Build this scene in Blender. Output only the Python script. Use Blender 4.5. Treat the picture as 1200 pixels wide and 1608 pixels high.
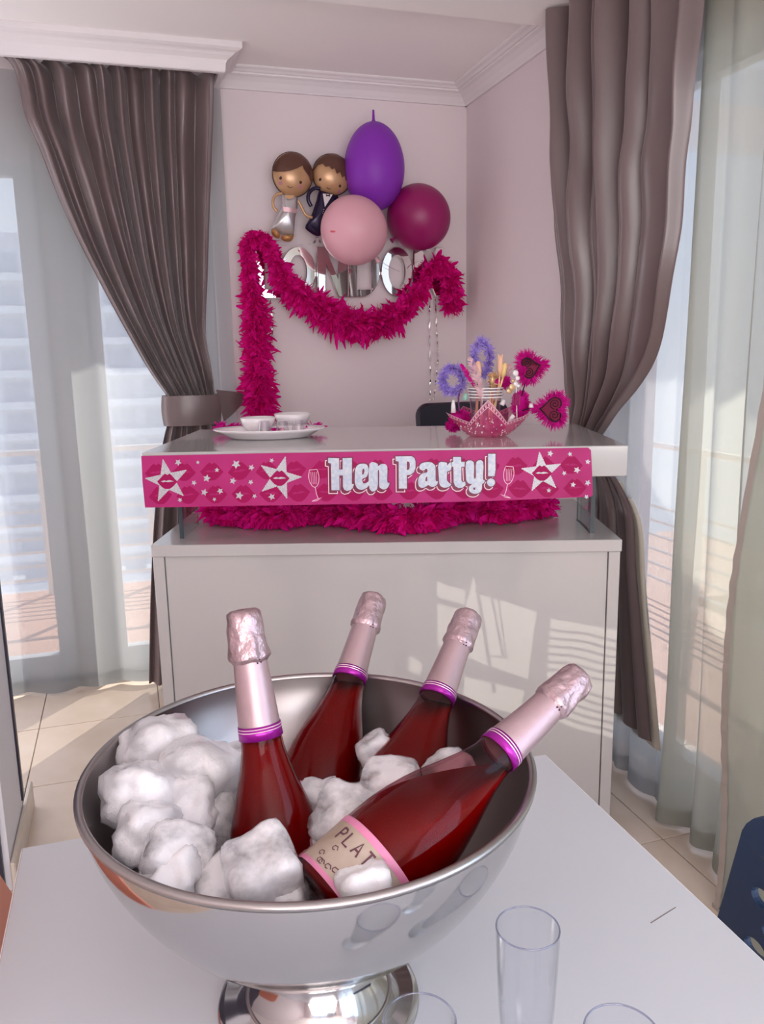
import bpy, math, random
from mathutils import Vector, Matrix, noise
from mathutils.geometry import tessellate_polygon
for o in list(bpy.data.objects): bpy.data.objects.remove(o)
scene = bpy.context.scene
COL = scene.collection
R_ = random.Random(7)
sin, cos, pi, sqrt = math.sin, math.cos, math.pi, math.sqrt

# ------------------------------------------------------------------ camera
F_PX, PITCH, ROLL, YAW, CAM_H = 1282.0, .19504, -.0181, .30008, 1.40
def V(*a): return Vector(a)
CO = V(0, 0, CAM_H)
_w = V(sin(YAW)*cos(PITCH), cos(YAW)*cos(PITCH), -sin(PITCH))
_rt = V(cos(YAW), -sin(YAW), 0); _up = _rt.cross(_w)
_r = cos(ROLL)*_rt + sin(ROLL)*_up; _u = -sin(ROLL)*_rt + cos(ROLL)*_up
cam = bpy.data.cameras.new('camera'); camo = bpy.data.objects.new('camera', cam); COL.objects.link(camo)
cam.sensor_fit = 'VERTICAL'; cam.sensor_height = 36.0; cam.lens = 36.0*F_PX/1608.0; cam.clip_start = .02; cam.clip_end = 400
camo.matrix_world = Matrix(((_r.x, _u.x, -_w.x, 0), (_r.y, _u.y, -_w.y, 0), (_r.z, _u.z, -_w.z, CAM_H), (0, 0, 0, 1)))
scene.camera = camo
def ray(x, y): return _w + (x-600)/F_PX*_r - (y-804)/F_PX*_u
def onz(x, y, z): d = ray(x, y); return CO + d*((z-CAM_H)/d.z)
def ony(x, y, Y): d = ray(x, y); return CO + d*(Y/d.y)
def onx(x, y, X): d = ray(x, y); return CO + d*(X/d.x)
def onp(x, y, p, n): d = ray(x, y); return CO + d*((p-CO).dot(n)/d.dot(n))

# ------------------------------------------------------------------ light
world = bpy.data.worlds.new('sky'); scene.world = world; world.use_nodes = True
nt = world.node_tree; nt.nodes.clear()
wo = nt.nodes.new('ShaderNodeOutputWorld'); bg = nt.nodes.new('ShaderNodeBackground')
tc = nt.nodes.new('ShaderNodeTexCoord'); sx = nt.nodes.new('ShaderNodeSeparateXYZ'); rmp = nt.nodes.new('ShaderNodeValToRGB')
nt.links.new(tc.outputs['Generated'], sx.inputs[0]); nt.links.new(sx.outputs['Z'], rmp.inputs[0])
rmp.color_ramp.elements[0].color = (.86, .90, .98, 1); rmp.color_ramp.elements[1].color = (.45, .60, .95, 1)
nt.links.new(rmp.outputs[0], bg.inputs[0]); bg.inputs[1].default_value = 1.25; nt.links.new(bg.outputs[0], wo.inputs[0])
def lamp(name, kind, loc, direction, energy, color, **kw):
    l = bpy.data.lights.new(name, kind); l.energy = energy; l.color = color
    for k, v in kw.items(): setattr(l, k, v)
    o = bpy.data.objects.new(name, l); COL.objects.link(o); o.location = loc
    o.rotation_euler = Vector(direction).to_track_quat('-Z', 'Y').to_euler(); return o
lamp('sun', 'SUN', (6, 8, 8), (-.50, -.60, -.62), 5.0, (1, .93, .82), angle=.009)
# daylight entering by the balcony door beside the camera; the rear lamp is an added fill
lamp('daylight_side', 'AREA', (1.50, -.55, 1.25), (-1, .40, .18), 22, (.52, .74, 1), shape='RECTANGLE', size=1.7, size_y=2.1)
lamp('rear_fill', 'AREA', (-.1, -2.10, 1.45), (.05, 1, .75), 62, (1, .93, .90), shape='RECTANGLE', size=2.4, size_y=1.8)
lamp('daylight_door', 'AREA', (-.95, 3.40, 1.25), (.75, -.65, 0), 10, (.95, .95, 1), shape='RECTANGLE', size=.9, size_y=2.0)
scene.view_settings.view_transform = 'Standard'; scene.view_settings.look = 'None'
scene.cycles.transparent_max_bounces = 24
scene.view_settings.exposure = 0.55; scene.view_settings.gamma = 1.0; scene.view_settings.use_curve_mapping = False

# ------------------------------------------------------------------ materials
def principled(name):
    m = bpy.data.materials.new(name); m.use_nodes = True
    return m, m.node_tree, m.node_tree.nodes['Principled BSDF']
def mat(name, col, rough=.5, metal=0, bump=None, vary=None, coords='Object', **kw):
    m, t, b = principled(name)
    b.inputs['Base Color'].default_value = (*col, 1); b.inputs['Roughness'].default_value = rough; b.inputs['Metallic'].default_value = metal
    for k, v in kw.items(): b.inputs[k].default_value = v
    c = t.nodes.new('ShaderNodeTexCoord') if (bump or vary) else None
    if bump:
        n = t.nodes.new('ShaderNodeTexNoise'); n.inputs['Scale'].default_value = bump[0]; n.inputs['Detail'].default_value = 4
        bp = t.nodes.new('ShaderNodeBump'); bp.inputs['Strength'].default_value = bump[1]; bp.inputs['Distance'].default_value = bump[2] if len(bump) > 2 else .002
        t.links.new(c.outputs[coords], n.inputs['Vector']); t.links.new(n.outputs['Fac'], bp.inputs['Height']); t.links.new(bp.outputs[0], b.inputs['Normal'])
    if vary:
        n = t.nodes.new('ShaderNodeTexNoise'); n.inputs['Scale'].default_value = vary[0]; n.inputs['Detail'].default_value = 3
        r = t.nodes.new('ShaderNodeValToRGB'); r.color_ramp.elements[0].position = .32; r.color_ramp.elements[1].position = .68
        r.color_ramp.elements[0].color = (*col, 1); r.color_ramp.elements[1].color = (*vary[1], 1)
        t.links.new(c.outputs[coords], n.inputs['Vector']); t.links.new(n.outputs['Fac'], r.inputs[0]); t.links.new(r.outputs[0], b.inputs['Base Color'])
    return m
def clear_mat(name, tint, gloss_rough=.03, extra=0.0, edge=.75, base=.03):
    """thin clear plastic or glass: tinted see-through with Fresnel reflection"""
    m = bpy.data.materials.new(name); m.use_nodes = True; t = m.node_tree; t.nodes.clear()
    o = t.nodes.new('ShaderNodeOutputMaterial'); tr = t.nodes.new('ShaderNodeBsdfTransparent'); g = t.nodes.new('ShaderNodeBsdfGlossy')
    lw = t.nodes.new('ShaderNodeLayerWeight'); lw.inputs['Blend'].default_value = .5; mx = t.nodes.new('ShaderNodeMixShader')
    fr = t.nodes.new('ShaderNodeMath'); fr.operation = 'POWER'; fr.inputs[1].default_value = 4.0; t.links.new(lw.outputs['Facing'], fr.inputs[0])
    ml = t.nodes.new('ShaderNodeMath'); ml.operation = 'MULTIPLY_ADD'; ml.inputs[1].default_value = edge; ml.inputs[2].default_value = base; t.links.new(fr.outputs[0], ml.inputs[0]); fr = ml
    tr.inputs[0].default_value = (*tint, 1); g.inputs['Roughness'].default_value = gloss_rough
    ad = t.nodes.new('ShaderNodeMath'); ad.operation = 'ADD'; ad.inputs[1].default_value = extra; ad.use_clamp = True
    t.links.new(fr.outputs[0], ad.inputs[0]); t.links.new(ad.outputs[0], mx.inputs[0])
    t.links.new(tr.outputs[0], mx.inputs[1]); t.links.new(g.outputs[0], mx.inputs[2]); t.links.new(mx.outputs[0], o.inputs[0]); return m
def sheer_mat(name, col, see):
    m = bpy.data.materials.new(name); m.use_nodes = True; t = m.node_tree; t.nodes.clear()
    o = t.nodes.new('ShaderNodeOutputMaterial'); tr = t.nodes.new('ShaderNodeBsdfTransparent'); d = t.nodes.new('ShaderNodeBsdfDiffuse')
    l = t.nodes.new('ShaderNodeBsdfTranslucent'); a = t.nodes.new('ShaderNodeMixShader'); b = t.nodes.new('ShaderNodeMixShader')
    d.inputs[0].default_value = (*col, 1); l.inputs[0].default_value = (*col, 1); a.inputs[0].default_value = .5; b.inputs[0].default_value = 1-see
    t.links.new(d.outputs[0], a.inputs[1]); t.links.new(l.outputs[0], a.inputs[2]); t.links.new(tr.outputs[0], b.inputs[1]); t.links.new(a.outputs[0], b.inputs[2])
    t.links.new(b.outputs[0], o.inputs[0]); return m
def feather_mat(name, c1, c2, tl=.35):
    m = bpy.data.materials.new(name); m.use_nodes = True; t = m.node_tree; t.nodes.clear()
    o = t.nodes.new('ShaderNodeOutputMaterial'); d = t.nodes.new('ShaderNodeBsdfDiffuse'); l = t.nodes.new('ShaderNodeBsdfTranslucent'); x = t.nodes.new('ShaderNodeMixShader')
    c = t.nodes.new('ShaderNodeTexCoord'); n = t.nodes.new('ShaderNodeTexNoise'); n.inputs['Scale'].default_value = 28; r = t.nodes.new('ShaderNodeValToRGB')
    r.color_ramp.elements[0].position = .35; r.color_ramp.elements[1].position = .65; r.color_ramp.elements[0].color = (*c1, 1); r.color_ramp.elements[1].color = (*c2, 1)
    t.links.new(c.outputs['Object'], n.inputs['Vector']); t.links.new(n.outputs['Fac'], r.inputs[0])
    t.links.new(r.outputs[0], d.inputs[0]); t.links.new(r.outputs[0], l.inputs[0]); x.inputs[0].default_value = tl
    t.links.new(d.outputs[0], x.inputs[1]); t.links.new(l.outputs[0], x.inputs[2]); t.links.new(x.outputs[0], o.inputs[0]); return m
M = {}
M['wall'] = mat('wall_paint', (.80, .70, .715), .75, bump=(60, .05))
M['ceil'] = mat('ceiling_paint', (.97, .91, .90), .8)
M['trim'] = mat('plaster_trim', (.84, .78, .79), .55)
M['tile'] = mat('floor_tile', (.66, .53, .42), .25, vary=(5, (.74, .61, .50)))
M['grout'] = mat('grout', (.20, .16, .14), .9)
M['skirt'] = mat('skirting_tile', (.64, .55, .46), .3, vary=(9, (.70, .62, .54)))
M['pillar'] = mat('pillar_paint', (.78, .76, .80), .6)
M['darkpanel'] = mat('dark_panel', (.03, .025, .045), .4)
M['alu'] = mat('window_aluminium', (.62, .62, .63), .45)
M['glass'] = clear_mat('window_glass', (.96, .98, 1))
M['satin'] = mat('taupe_satin', (.150, .102, .102), .34, **{'Sheen Weight': .25, 'Sheen Roughness': .4, 'Specular IOR Level': .7})
M['liner'] = mat('cream_lining', (.72, .66, .55), .8)
M['sheer'] = sheer_mat('white_voile', (.47, .48, .48), .28)
M['sheer2'] = sheer_mat('cream_voile', (.49, .49, .42), .14)
M['hem'] = mat('voile_hem', (.42, .37, .33), .8)
M['gloss'] = mat('white_lacquer', (.470, .450, .443), .13, **{'Coat Weight': .4, 'Coat Roughness': .05})
M['table'] = mat('table_laminate', (.575, .585, .615), .22)
M['edge'] = mat('table_edge', (.86, .84, .86), .35)
M['pglass'] = clear_mat('post_glass', (.90, .95, .94))
M['pedge'] = mat('glass_edge', (.03, .05, .06), .15)
M['steel'] = mat('polished_steel', (.50, .485, .48), .09, 1)
M['brushed'] = mat('brushed_steel', (.40, .37, .365), .30, 1)
M['foil'] = mat('pink_foil', (.43, .30, .318), .40, .65, bump=(70, .25, .002))
M['foilhead'] = mat('pink_foil_crumpled', (.42, .295, .315), .34, .75, bump=(95, .7, .004))
M['purple'] = mat('magenta_foil', (.30, .008, .26), .28, .5)
M['foilline'] = mat('foil_line', (.85, .62, .70), .3, .5)
M['dot'] = mat('dark_dot', (.05, .01, .03), .4)
M['bglass'] = clear_mat('bottle_glass', (.66, .42, .45), .03, .0, .55, .014)
M['wine'] = mat('rose_wine', (.225, .0012, .0012), .12, 0, **{'Subsurface Weight': .35, 'Subsurface Scale': .03, 'Subsurface Radius': (1, .08, .05), 'Specular IOR Level': .06})
M['label'] = mat('wine_label', (.36, .27, .20), .55, vary=(45, (.42, .33, .27)))
M['labelpink'] = mat('label_border', (.62, .20, .34), .4)
M['ink'] = mat('label_ink', (.10, .03, .045), .6)
def ice_mat(name, lo, hi, scale, rough, bump):
    """cloudy ice: white frost clouds in clear, wet ice"""
    m, t, b = principled(name); b.inputs['Base Color'].default_value = (.96, .93, .945, 1); b.inputs['IOR'].default_value = 1.22
    b.inputs['Coat Weight'].default_value = .6; b.inputs['Coat Roughness'].default_value = .06; b.inputs['Roughness'].default_value = rough
    c = t.nodes.new('ShaderNodeTexCoord'); n = t.nodes.new('ShaderNodeTexNoise'); n.inputs['Scale'].default_value = scale; n.inputs['Detail'].default_value = 5
    r = t.nodes.new('ShaderNodeMapRange'); r.inputs[1].default_value = .38; r.inputs[2].default_value = .64; r.inputs[3].default_value = lo; r.inputs[4].default_value = hi
    t.links.new(c.outputs['Object'], n.inputs['Vector']); t.links.new(n.outputs['Fac'], r.inputs[0]); t.links.new(r.outputs[0], b.inputs['Transmission Weight'])
    n2 = t.nodes.new('ShaderNodeTexNoise'); n2.inputs['Scale'].default_value = bump[0]; n2.inputs['Detail'].default_value = 6; n2.inputs['Roughness'].default_value = .6
    bp = t.nodes.new('ShaderNodeBump'); bp.inputs['Strength'].default_value = bump[1]; bp.inputs['Distance'].default_value = bump[2]
    t.links.new(c.outputs['Object'], n2.inputs['Vector']); t.links.new(n2.outputs['Fac'], bp.inputs['Height']); t.links.new(bp.outputs[0], b.inputs['Normal']); return m
M['ice'] = ice_mat('ice', .30, .90, 30, .16, (50, .40, .003))
M['frost'] = ice_mat('frosted_ice', .16, .72, 30, .30, (70, .6, .004))
M['clear'] = clear_mat('clear_plastic', (.97, .975, .985), .04, .015)
M['clearedge'] = clear_mat('plastic_rim', (.66, .68, .80), .05, .1)
M['shot'] = clear_mat('shot_glass_plastic', (.93, .90, .93), .06, .0, .9, .13)
M['porcelain'] = mat('porcelain', (.86, .80, .81), .12)
M['navy'] = mat('navy_plastic', (.010, .032, .085), .42)
M['coral'] = mat('coral_plastic', (.78, .27, .18), .4)
M['chrome'] = mat('chrome', (.75, .75, .76), .12, 1)
M['black'] = mat('black_vinyl', (.012, .010, .022), .45)
M['boa'] = feather_mat('magenta_feather', (.72, .004, .19), (.90, .016, .36))
M['boacore'] = mat('boa_cord', (.45, .003, .13), .8)
M['lilac'] = feather_mat('lilac_marabou', (.42, .30, .80), (.60, .48, .92))
M['hotpink'] = feather_mat('hot_pink_fur', (.70, .01, .30), (.82, .03, .42))
M['blush'] = feather_mat('blush_feather', (.82, .55, .60), (.88, .68, .70))
M['heart'] = mat('heart_felt', (.17, .001, .035), .8)
M['swirl'] = mat('black_glitter', (.02, .001, .008), .9)
M['bl_purple'] = mat('purple_latex', (.245, .032, .45), .45, **{'Specular IOR Level': .3, 'Subsurface Weight': .1, 'Subsurface Scale': .05})
M['bl_pink'] = mat('pink_latex', (.74, .38, .44), .45)
M['bl_wine'] = mat('magenta_latex', (.29, .004, .105), .42)
M['mirror'] = mat('silver_mirror_foil', (.92, .89, .89), .03, 1)
M['silver'] = mat('silver_ribbon', (.80, .78, .80), .16, 1)
M['skin'] = mat('tan_foil', (.56, .32, .17), .28, .25)
M['hair'] = mat('brown_foil', (.125, .052, .035), .30, .25)
M['dress'] = mat('silver_dress_foil', (.66, .63, .64), .22, .55)
M['sash'] = mat('pink_sash_foil', (.72, .46, .50), .22, .5)
M['suit'] = mat('navy_foil', (.022, .014, .05), .24, .3)
M['shirt'] = mat('white_foil', (.78, .72, .74), .3)
M['brown'] = mat('dark_brown_print', (.05, .016, .012), .5)
M['cheek'] = mat('cheek_print', (.50, .20, .24), .5)
M['banner'] = mat('banner_foil', (.40, .014, .135), .5, .0, vary=(7, (.46, .026, .18)), **{'Specular IOR Level': .25})
M['lips'] = mat('lip_print', (.34, .001, .085), .55, **{'Specular IOR Level': .2})
M['liphi'] = mat('lip_highlight_print', (.40, .014, .135), .55, **{'Specular IOR Level': .2})
M['glitter'] = mat('silver_glitter', (.36, .35, .38), .42, .2, vary=(420, (.62, .60, .64)))
M['lettersilver'] = mat('holographic_print', (.60, .62, .66), .42, .1, vary=(120, (.42, .48, .62)))
M['maroon'] = mat('maroon_print', (.17, .002, .045), .4)
M['pale'] = mat('pale_pink_print', (.86, .55, .64), .4)
M['acrylic'] = None
def bandana():
    m = bpy.data.materials.new('pink_bandana_plastic'); m.use_nodes = True; t = m.node_tree; t.nodes.clear()
    o = t.nodes.new('ShaderNodeOutputMaterial'); tr = t.nodes.new('ShaderNodeBsdfTransparent'); p = t.nodes.new('ShaderNodeBsdfPrincipled'); x = t.nodes.new('ShaderNodeMixShader')
    tr.inputs[0].default_value = (.98, .72, .80, 1); p.inputs['Base Color'].default_value = (.72, .10, .26, 1); p.inputs['Roughness'].default_value = .12
    x.inputs[0].default_value = .42
    t.links.new(tr.outputs[0], x.inputs[1]); t.links.new(p.outputs[0], x.inputs[2]); t.links.new(x.outputs[0], o.inputs[0]); return m
M['acrylic'] = bandana()
M['white'] = mat('white_plastic', (.86, .80, .80), .35)
M['peach'] = mat('peach_plastic', (.82, .48, .32), .4)
M['yellow'] = mat('straw_yellow', (.80, .56, .22), .45)
M['gold'] = mat('gold_charm', (.72, .48, .26), .35, .4)
M['mint'] = mat('mint_plastic', (.30, .58, .48), .4)
M['plum'] = mat('plum_plastic', (.13, .01, .14), .35)
M['facade'] = mat('facade', (.74, .74, .78), .9)
M['slab'] = mat('balcony_slab', (.86, .86, .88), .9)
M['fwin'] = mat('facade_window', (.56, .58, .64), .6)
M['terra'] = mat('terrace_tile', (.70, .42, .30), .7)
M['rail'] = mat('rail_paint', (.88, .86, .80), .4)

# ------------------------------------------------------------------ mesh helpers
def wmat(o):
    return (wmat(o.parent) @ o.matrix_parent_inverse @ o.matrix_basis) if o.parent else o.matrix_basis.copy()
def tagit(o, label=None, cat=None, group=None, kind=None):
    if label: o['label'] = label
    if cat: o['category'] = cat
    if group: o['group'] = group
    if kind: o['kind'] = kind
    return o
def thing(name, label, cat, loc=(0, 0, 0), rot=None, group=None):
    o = bpy.data.objects.new(name, None); COL.objects.link(o); o.empty_display_size = .05
    o.matrix_basis = Matrix.Translation(Vector(loc)) @ (rot.to_4x4() if rot else Matrix.Identity(4))
    return tagit(o, label, cat, group)
class MB:
    def __init__(s): s.v = []; s.f = []
    def add(s, vs, fs, mtx=None):
        n = len(s.v)
        s.v += [(mtx @ Vector(p)) if mtx else Vector(p) for p in vs]; s.f += [tuple(i+n for i in q) for q in fs]; return s
    def box(s, a, b, mtx=None, bev=0):
        x0, y0, z0 = a; x1, y1, z1 = b
        if bev <= 0:
            return s.add([(x0,y0,z0),(x1,y0,z0),(x1,y1,z0),(x0,y1,z0),(x0,y0,z1),(x1,y0,z1),(x1,y1,z1),(x0,y1,z1)],
                         [(0,3,2,1),(4,5,6,7),(0,1,5,4),(1,2,6,5),(2,3,7,6),(3,0,4,7)], mtx)
        vs = []; t = bev                                    # chamfered: 24 verts
        for X, sx_ in ((x0,1),(x1,-1)):
            for Y, sy_ in ((y0,1),(y1,-1)):
                for Z, sz_ in ((z0,1),(z1,-1)):
                    vs += [(X,Y+sy_*t,Z+sz_*t),(X+sx_*t,Y,Z+sz_*t),(X+sx_*t,Y+sy_*t,Z)]
        def c(i,j,k): return 3*(4*i+2*j+k)
        fs = [(c(0,0,0),c(0,0,1),c(0,1,1),c(0,1,0)),(c(1,0,0),c(1,1,0),c(1,1,1),c(1,0,1)),
              (c(0,0,0)+1,c(1,0,0)+1,c(1,0,1)+1,c(0,0,1)+1),(c(0,1,0)+1,c(0,1,1)+1,c(1,1,1)+1,c(1,1,0)+1),
              (c(0,0,0)+2,c(0,1,0)+2,c(1,1,0)+2,c(1,0,0)+2),(c(0,0,1)+2,c(1,0,1)+2,c(1,1,1)+2,c(0,1,1)+2)]
        for j in (0,1):
            for k in (0,1): fs.append((c(0,j,k)+1,c(1,j,k)+1,c(1,j,k)+2,c(0,j,k)+2))
        for i in (0,1):
            for k in (0,1): fs.append((c(i,0,k)+0,c(i,1,k)+0,c(i,1,k)+2,c(i,0,k)+2))
            for j in (0,1): fs.append((c(i,j,0)+0,c(i,j,1)+0,c(i,j,1)+1,c(i,j,0)+1))
        for i in (0,1):
            for j in (0,1):
                for k in (0,1): fs.append((c(i,j,k),c(i,j,k)+1,c(i,j,k)+2))
        return s.add(vs, fs, mtx)
    def lathe(s, prof, n=48, mtx=None, sx=1, sy=1, cap0=True, cap1=True, warp=None):
        vs = []; fs = []
        for k, (r, z) in enumerate(prof):
            for i in range(n):
                a = 2*pi*i/n; p = Vector((r*cos(a)*sx, r*sin(a)*sy, z))
                vs.append(warp(p, a, k) if warp else p)
        for k in range(len(prof)-1):
            for i in range(n): fs.append((k*n+i, k*n+(i+1) % n, (k+1)*n+(i+1) % n, (k+1)*n+i))
        if cap0: fs.append(tuple(range(n-1, -1, -1)))
        if cap1: fs.append(tuple((len(prof)-1)*n+i for i in range(n)))
        return s.add(vs, fs, mtx)
    def tube(s, pts, r, n=8, closed=False, flat=1.0):
        pts = [Vector(p) for p in pts]; N = len(pts); rs = r if isinstance(r, (list, tuple)) else [r]*N
        vs = []; up = None
        for i, p in enumerate(pts):
            a = pts[(i-1) % N] if (closed or i > 0) else p; b = pts[(i+1) % N] if (closed or i < N-1) else p
            t = (b-a); t = t.normalized() if t.length > 1e-9 else V(0, 0, 1)
            if up is None: up = t.orthogonal().normalized()
            up = (up - t*up.dot(t)); up = up.normalized() if up.length > 1e-6 else t.orthogonal().normalized()
            sd = t.cross(up)
            for k in range(n):
                an = 2*pi*k/n; vs.append(p + up*cos(an)*rs[i] + sd*sin(an)*rs[i]*flat)
        fs = []
        for i in range(N if closed else N-1):
            j = (i+1) % N
            for k in range(n): fs.append((i*n+k, i*n+(k+1) % n, j*n+(k+1) % n, j*n+k))
        if not closed: fs += [tuple(range(n-1, -1, -1)), tuple((N-1)*n+k for k in range(n))]
        return s.add(vs, fs)
    def ell(s, c, rad, nu=24, nv=16, mtx=None):
        prof = [(sin(pi*k/nv)*1.0, -cos(pi*k/nv)) for k in range(nv+1)]
        prof[0] = (1e-4, -1); prof[-1] = (1e-4, 1)
        mm = Matrix.Translation(Vector(c)) @ Matrix.Diagonal((rad[0], rad[1], rad[2], 1))
        return s.lathe(prof, nu, (mtx @ mm) if mtx else mm)
    def grid(s, fn, nu, nv, closed_u=False):
        vs = [fn(i/nu, j/nv) for j in range(nv+1) for i in range(nu+(0 if closed_u else 1))]; w = nu if closed_u else nu+1; fs = []
        for j in range(nv):
            for i in range(nu):
                i2 = (i+1) % w; fs.append((j*w+i, j*w+i2, (j+1)*w+i2, (j+1)*w+i))
        return s.add(vs, fs)
    def poly(s, loops, place, z=0):
        lp = [[Vector((x, y, 0)) for x, y in l] for l in loops]; flat = [p for l in lp for p in l]
        return s.add([place(p.x, p.y, z) for p in flat], [tuple(t) for t in tessellate_polygon(lp)])
    def build(s, name, material, parent=None, smooth=False, label=None, cat=None, group=None, kind=None, local=False, auto=None):
        vs = [Vector(p) for p in s.v]
        if parent is not None and not local:
            inv = wmat(parent).inverted(); vs = [inv @ p for p in vs]
        loc = None
        if parent is None:
            xs = [p.x for p in vs]; ys = [p.y for p in vs]; zs = [p.z for p in vs]
            loc = V((min(xs)+max(xs))/2, (min(ys)+max(ys))/2, min(zs)); vs = [p-loc for p in vs]
        me = bpy.data.meshes.new(name); me.from_pydata([tuple(p) for p in vs], [], s.f); me.update()
        if smooth:
            me.shade_smooth()
            if auto: me.set_sharp_from_angle(angle=math.radians(auto))
        if material: me.materials.append(material)
        o = bpy.data.objects.new(name, me); COL.objects.link(o)
        if parent is not None: o.parent = parent
        else: o.location = loc
        return tagit(o, label, cat, group, kind)
def copy_tree(o, parent=None):
    c = o.copy(); COL.objects.link(c)
    if parent is not None: c.parent = parent
    for ch in o.children: copy_tree(ch, c)
    return c
def catmull(pts, n=8, closed=False):
    P = [Vector(p) if len(p) == 3 else Vector((p[0], p[1], 0)) for p in pts]; out = []; N = len(P)
    for i in range(N if closed else N-1):
        p0 = P[(i-1) % N] if (closed or i > 0) else P[0]; p1 = P[i]; p2 = P[(i+1) % N]; p3 = P[(i+2) % N] if (closed or i+2 < N) else P[-1]
        for k in range(n):
            t = k/n; out.append(.5*((2*p1)+(p2-p0)*t+(2*p0-5*p1+4*p2-p3)*t*t+(3*p1-p0-3*p2+p3)*t**3))
    if not closed: out.append(P[-1])
    return out
def lerp_list(L, t):
    t = max(0, min(1, t))*(len(L)-1); i = min(int(t), len(L)-2); return L[i].lerp(L[i+1], t-i)
def stroke(pts, w):
    P = [Vector((*p, 0)) for p in pts]; Lh = []; Rh = []
    for i, p in enumerate(P):
        t_ = (P[min(i+1, len(P)-1)]-P[max(i-1, 0)]); t_ = t_.normalized() if t_.length else V(1, 0, 0); nn = V(-t_.y, t_.x, 0)*w/2
        Lh.append(p+nn); Rh.append(p-nn)
    return Lh, Rh
def stroke_mesh(mb, pts, w, place, z):
    Lh, Rh = stroke(pts, w); n = len(Lh); mb.add([place(p.x, p.y, z) for p in Lh+Rh], [(i, i+1, n+i+1, n+i) for i in range(n-1)])
def struct(name, mb, m, parent=None, **kw):
    return mb.build(name, m, parent, kind=None if parent else 'structure', **kw)

# ------------------------------------------------------------------ room shell
YB, XR, XL, YR, ZC = 3.60, 1.54, -2.3, -2.2, 2.52
fl = struct('floor', MB().box((XL-.2, YR-.2, -.10), (XR+.2, YB+.2, -.004)), M['grout'])
tb = MB().box((0, 0, -.012), (.447, .457, 0), bev=.0015); first = None
for i in range(10):
    for j in range(14):
        x0, y0 = -.408+.45*(i-5), 2.722+.46*(j-11)
        if x0+.447 > XR or x0 < XL-.1 or y0+.447 > YB+.12 or y0 < YR-.1: 
            if not (x0 > 0): pass
        if x0 > XR or y0 > YB: continue
        if first is None:
            first = tb.build('tile', M['tile'], fl, local=True); t_ = first
        else:
            t_ = first.copy(); COL.objects.link(t_)
        t_.parent = fl; t_.location = Vector((x0, y0, 0)) - fl.location
WX0, WX1, WZ1 = -1.75, .40, 2.30        # balcony door opening in the back wall
wb = MB(); wb.box((WX1, YB, 0), (XR+.2, YB+.2, ZC+.1)); wb.box((XL-.2, YB, 0), (WX0, YB+.2, ZC+.1)); wb.box((WX0, YB, WZ1), (WX1, YB+.2, ZC+.1))
struct('wall_back', wb, M['wall'])
RY0, RY1 = -1.55, 2.42                  # window opening in the right wall
wr = MB(); wr.box((XR, RY1, 0), (XR+.2, YB, ZC+.1)); wr.box((XR, YR, 0), (XR+.2, RY0, ZC+.1)); wr.box((XR, RY0, 2.30), (XR+.2, RY1, ZC+.1))
struct('wall_right', wr, M['wall'])
struct('wall_left', MB().box((XL-.2, YR, 0), (XL, YB, ZC+.1)), M['wall'])
wz = MB(); wz.box((XL-.2, YR-.2, 0), (-1.4, YR, ZC+.1)); wz.box((1.2, YR-.2, 0), (XR+.2, YR, ZC+.1)); wz.box((-1.4, YR-.2, 2.4), (1.2, YR, ZC+.1)); wz.box((-1.4, YR-.2, 0), (1.2, YR, .45))
struct('wall_rear', wz, M['wall'])
struct('ceiling', MB().box((XL-.2, YR-.2, ZC), (XR+.2, YB+.2, ZC+.12)), M['ceil'])
struct('trim_1', MB().box((XL, YR, 2.448), (XR, 2.672, ZC+.002)), M['ceil'])   # lowered ceiling nearer the camera
def moulding(name, p0, p1, out, z0=2.452, z1=2.521, scale=1.0):
    """stepped cove cornice swept from p0 to p1; `out` points into the room"""
    prof = [(0, 0), (.012, 0), (.016, .006), (.022, .012), (.034, .026), (.052, .038), (.066, .043), (.066, .049), (.074, .050), (.082, .056), (.094, .060), (.098, .064), (.098, 1)]
    m = MB(); h = z1-z0; vs = []
    for p, ex in ((p0, 0), (p1, 1)):
        for a, b in prof: vs.append((p[0]+out[0]*a*scale, p[1]+out[1]*a*scale, z0+min(b*h/.069, h)))
        vs.append((p[0], p[1], z1))
    n = len(prof)+1; fs = [(i, (i+1) % n, n+(i+1) % n, n+i) for i in range(n)] + [tuple(range(n)), tuple(range(2*n-1, n-1, -1))]
    m.add(vs, fs); return struct(name, m, M['trim'])
moulding('trim_2', (.40, YB), (XR, YB), (0, -1)); moulding('trim_3', (XR, 2.60), (XR, YB), (-1, 0))
# curtain valance over the balcony door: box front with cornice profile, returned at its end
VY = 3.33
vm = MB(); prof = [(0, 0), (.004, .004), (.006, .030), (.012, .040), (.030, .052), (.034, .056), (.040, .060), (.052, .064), (.062, .070), (.062, .0905)]
vs = []; path = [(XL, VY, 0, -1), (.445, VY, 1, -1), (.445, YB, 1, 0)]
for (x, y, ox, oy) in path:
    for a, b in prof: vs.append((x+ox*a, y+oy*a, 2.430+b))
    vs.append((x - (.02 if ox else 0), y + (.02 if oy else 0), 2.5205)); vs.append((x - (.02 if ox else 0), y + (.02 if oy else 0), 2.430))
n = len(prof)+2; fs = []
for k in range(2):
    for i in range(n): fs.append((k*n+i, k*n+(i+1) % n, (k+1)*n+(i+1) % n, (k+1)*n+i))
vm.add(vs, fs); struct('trim_4', vm, M['trim'])

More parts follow.
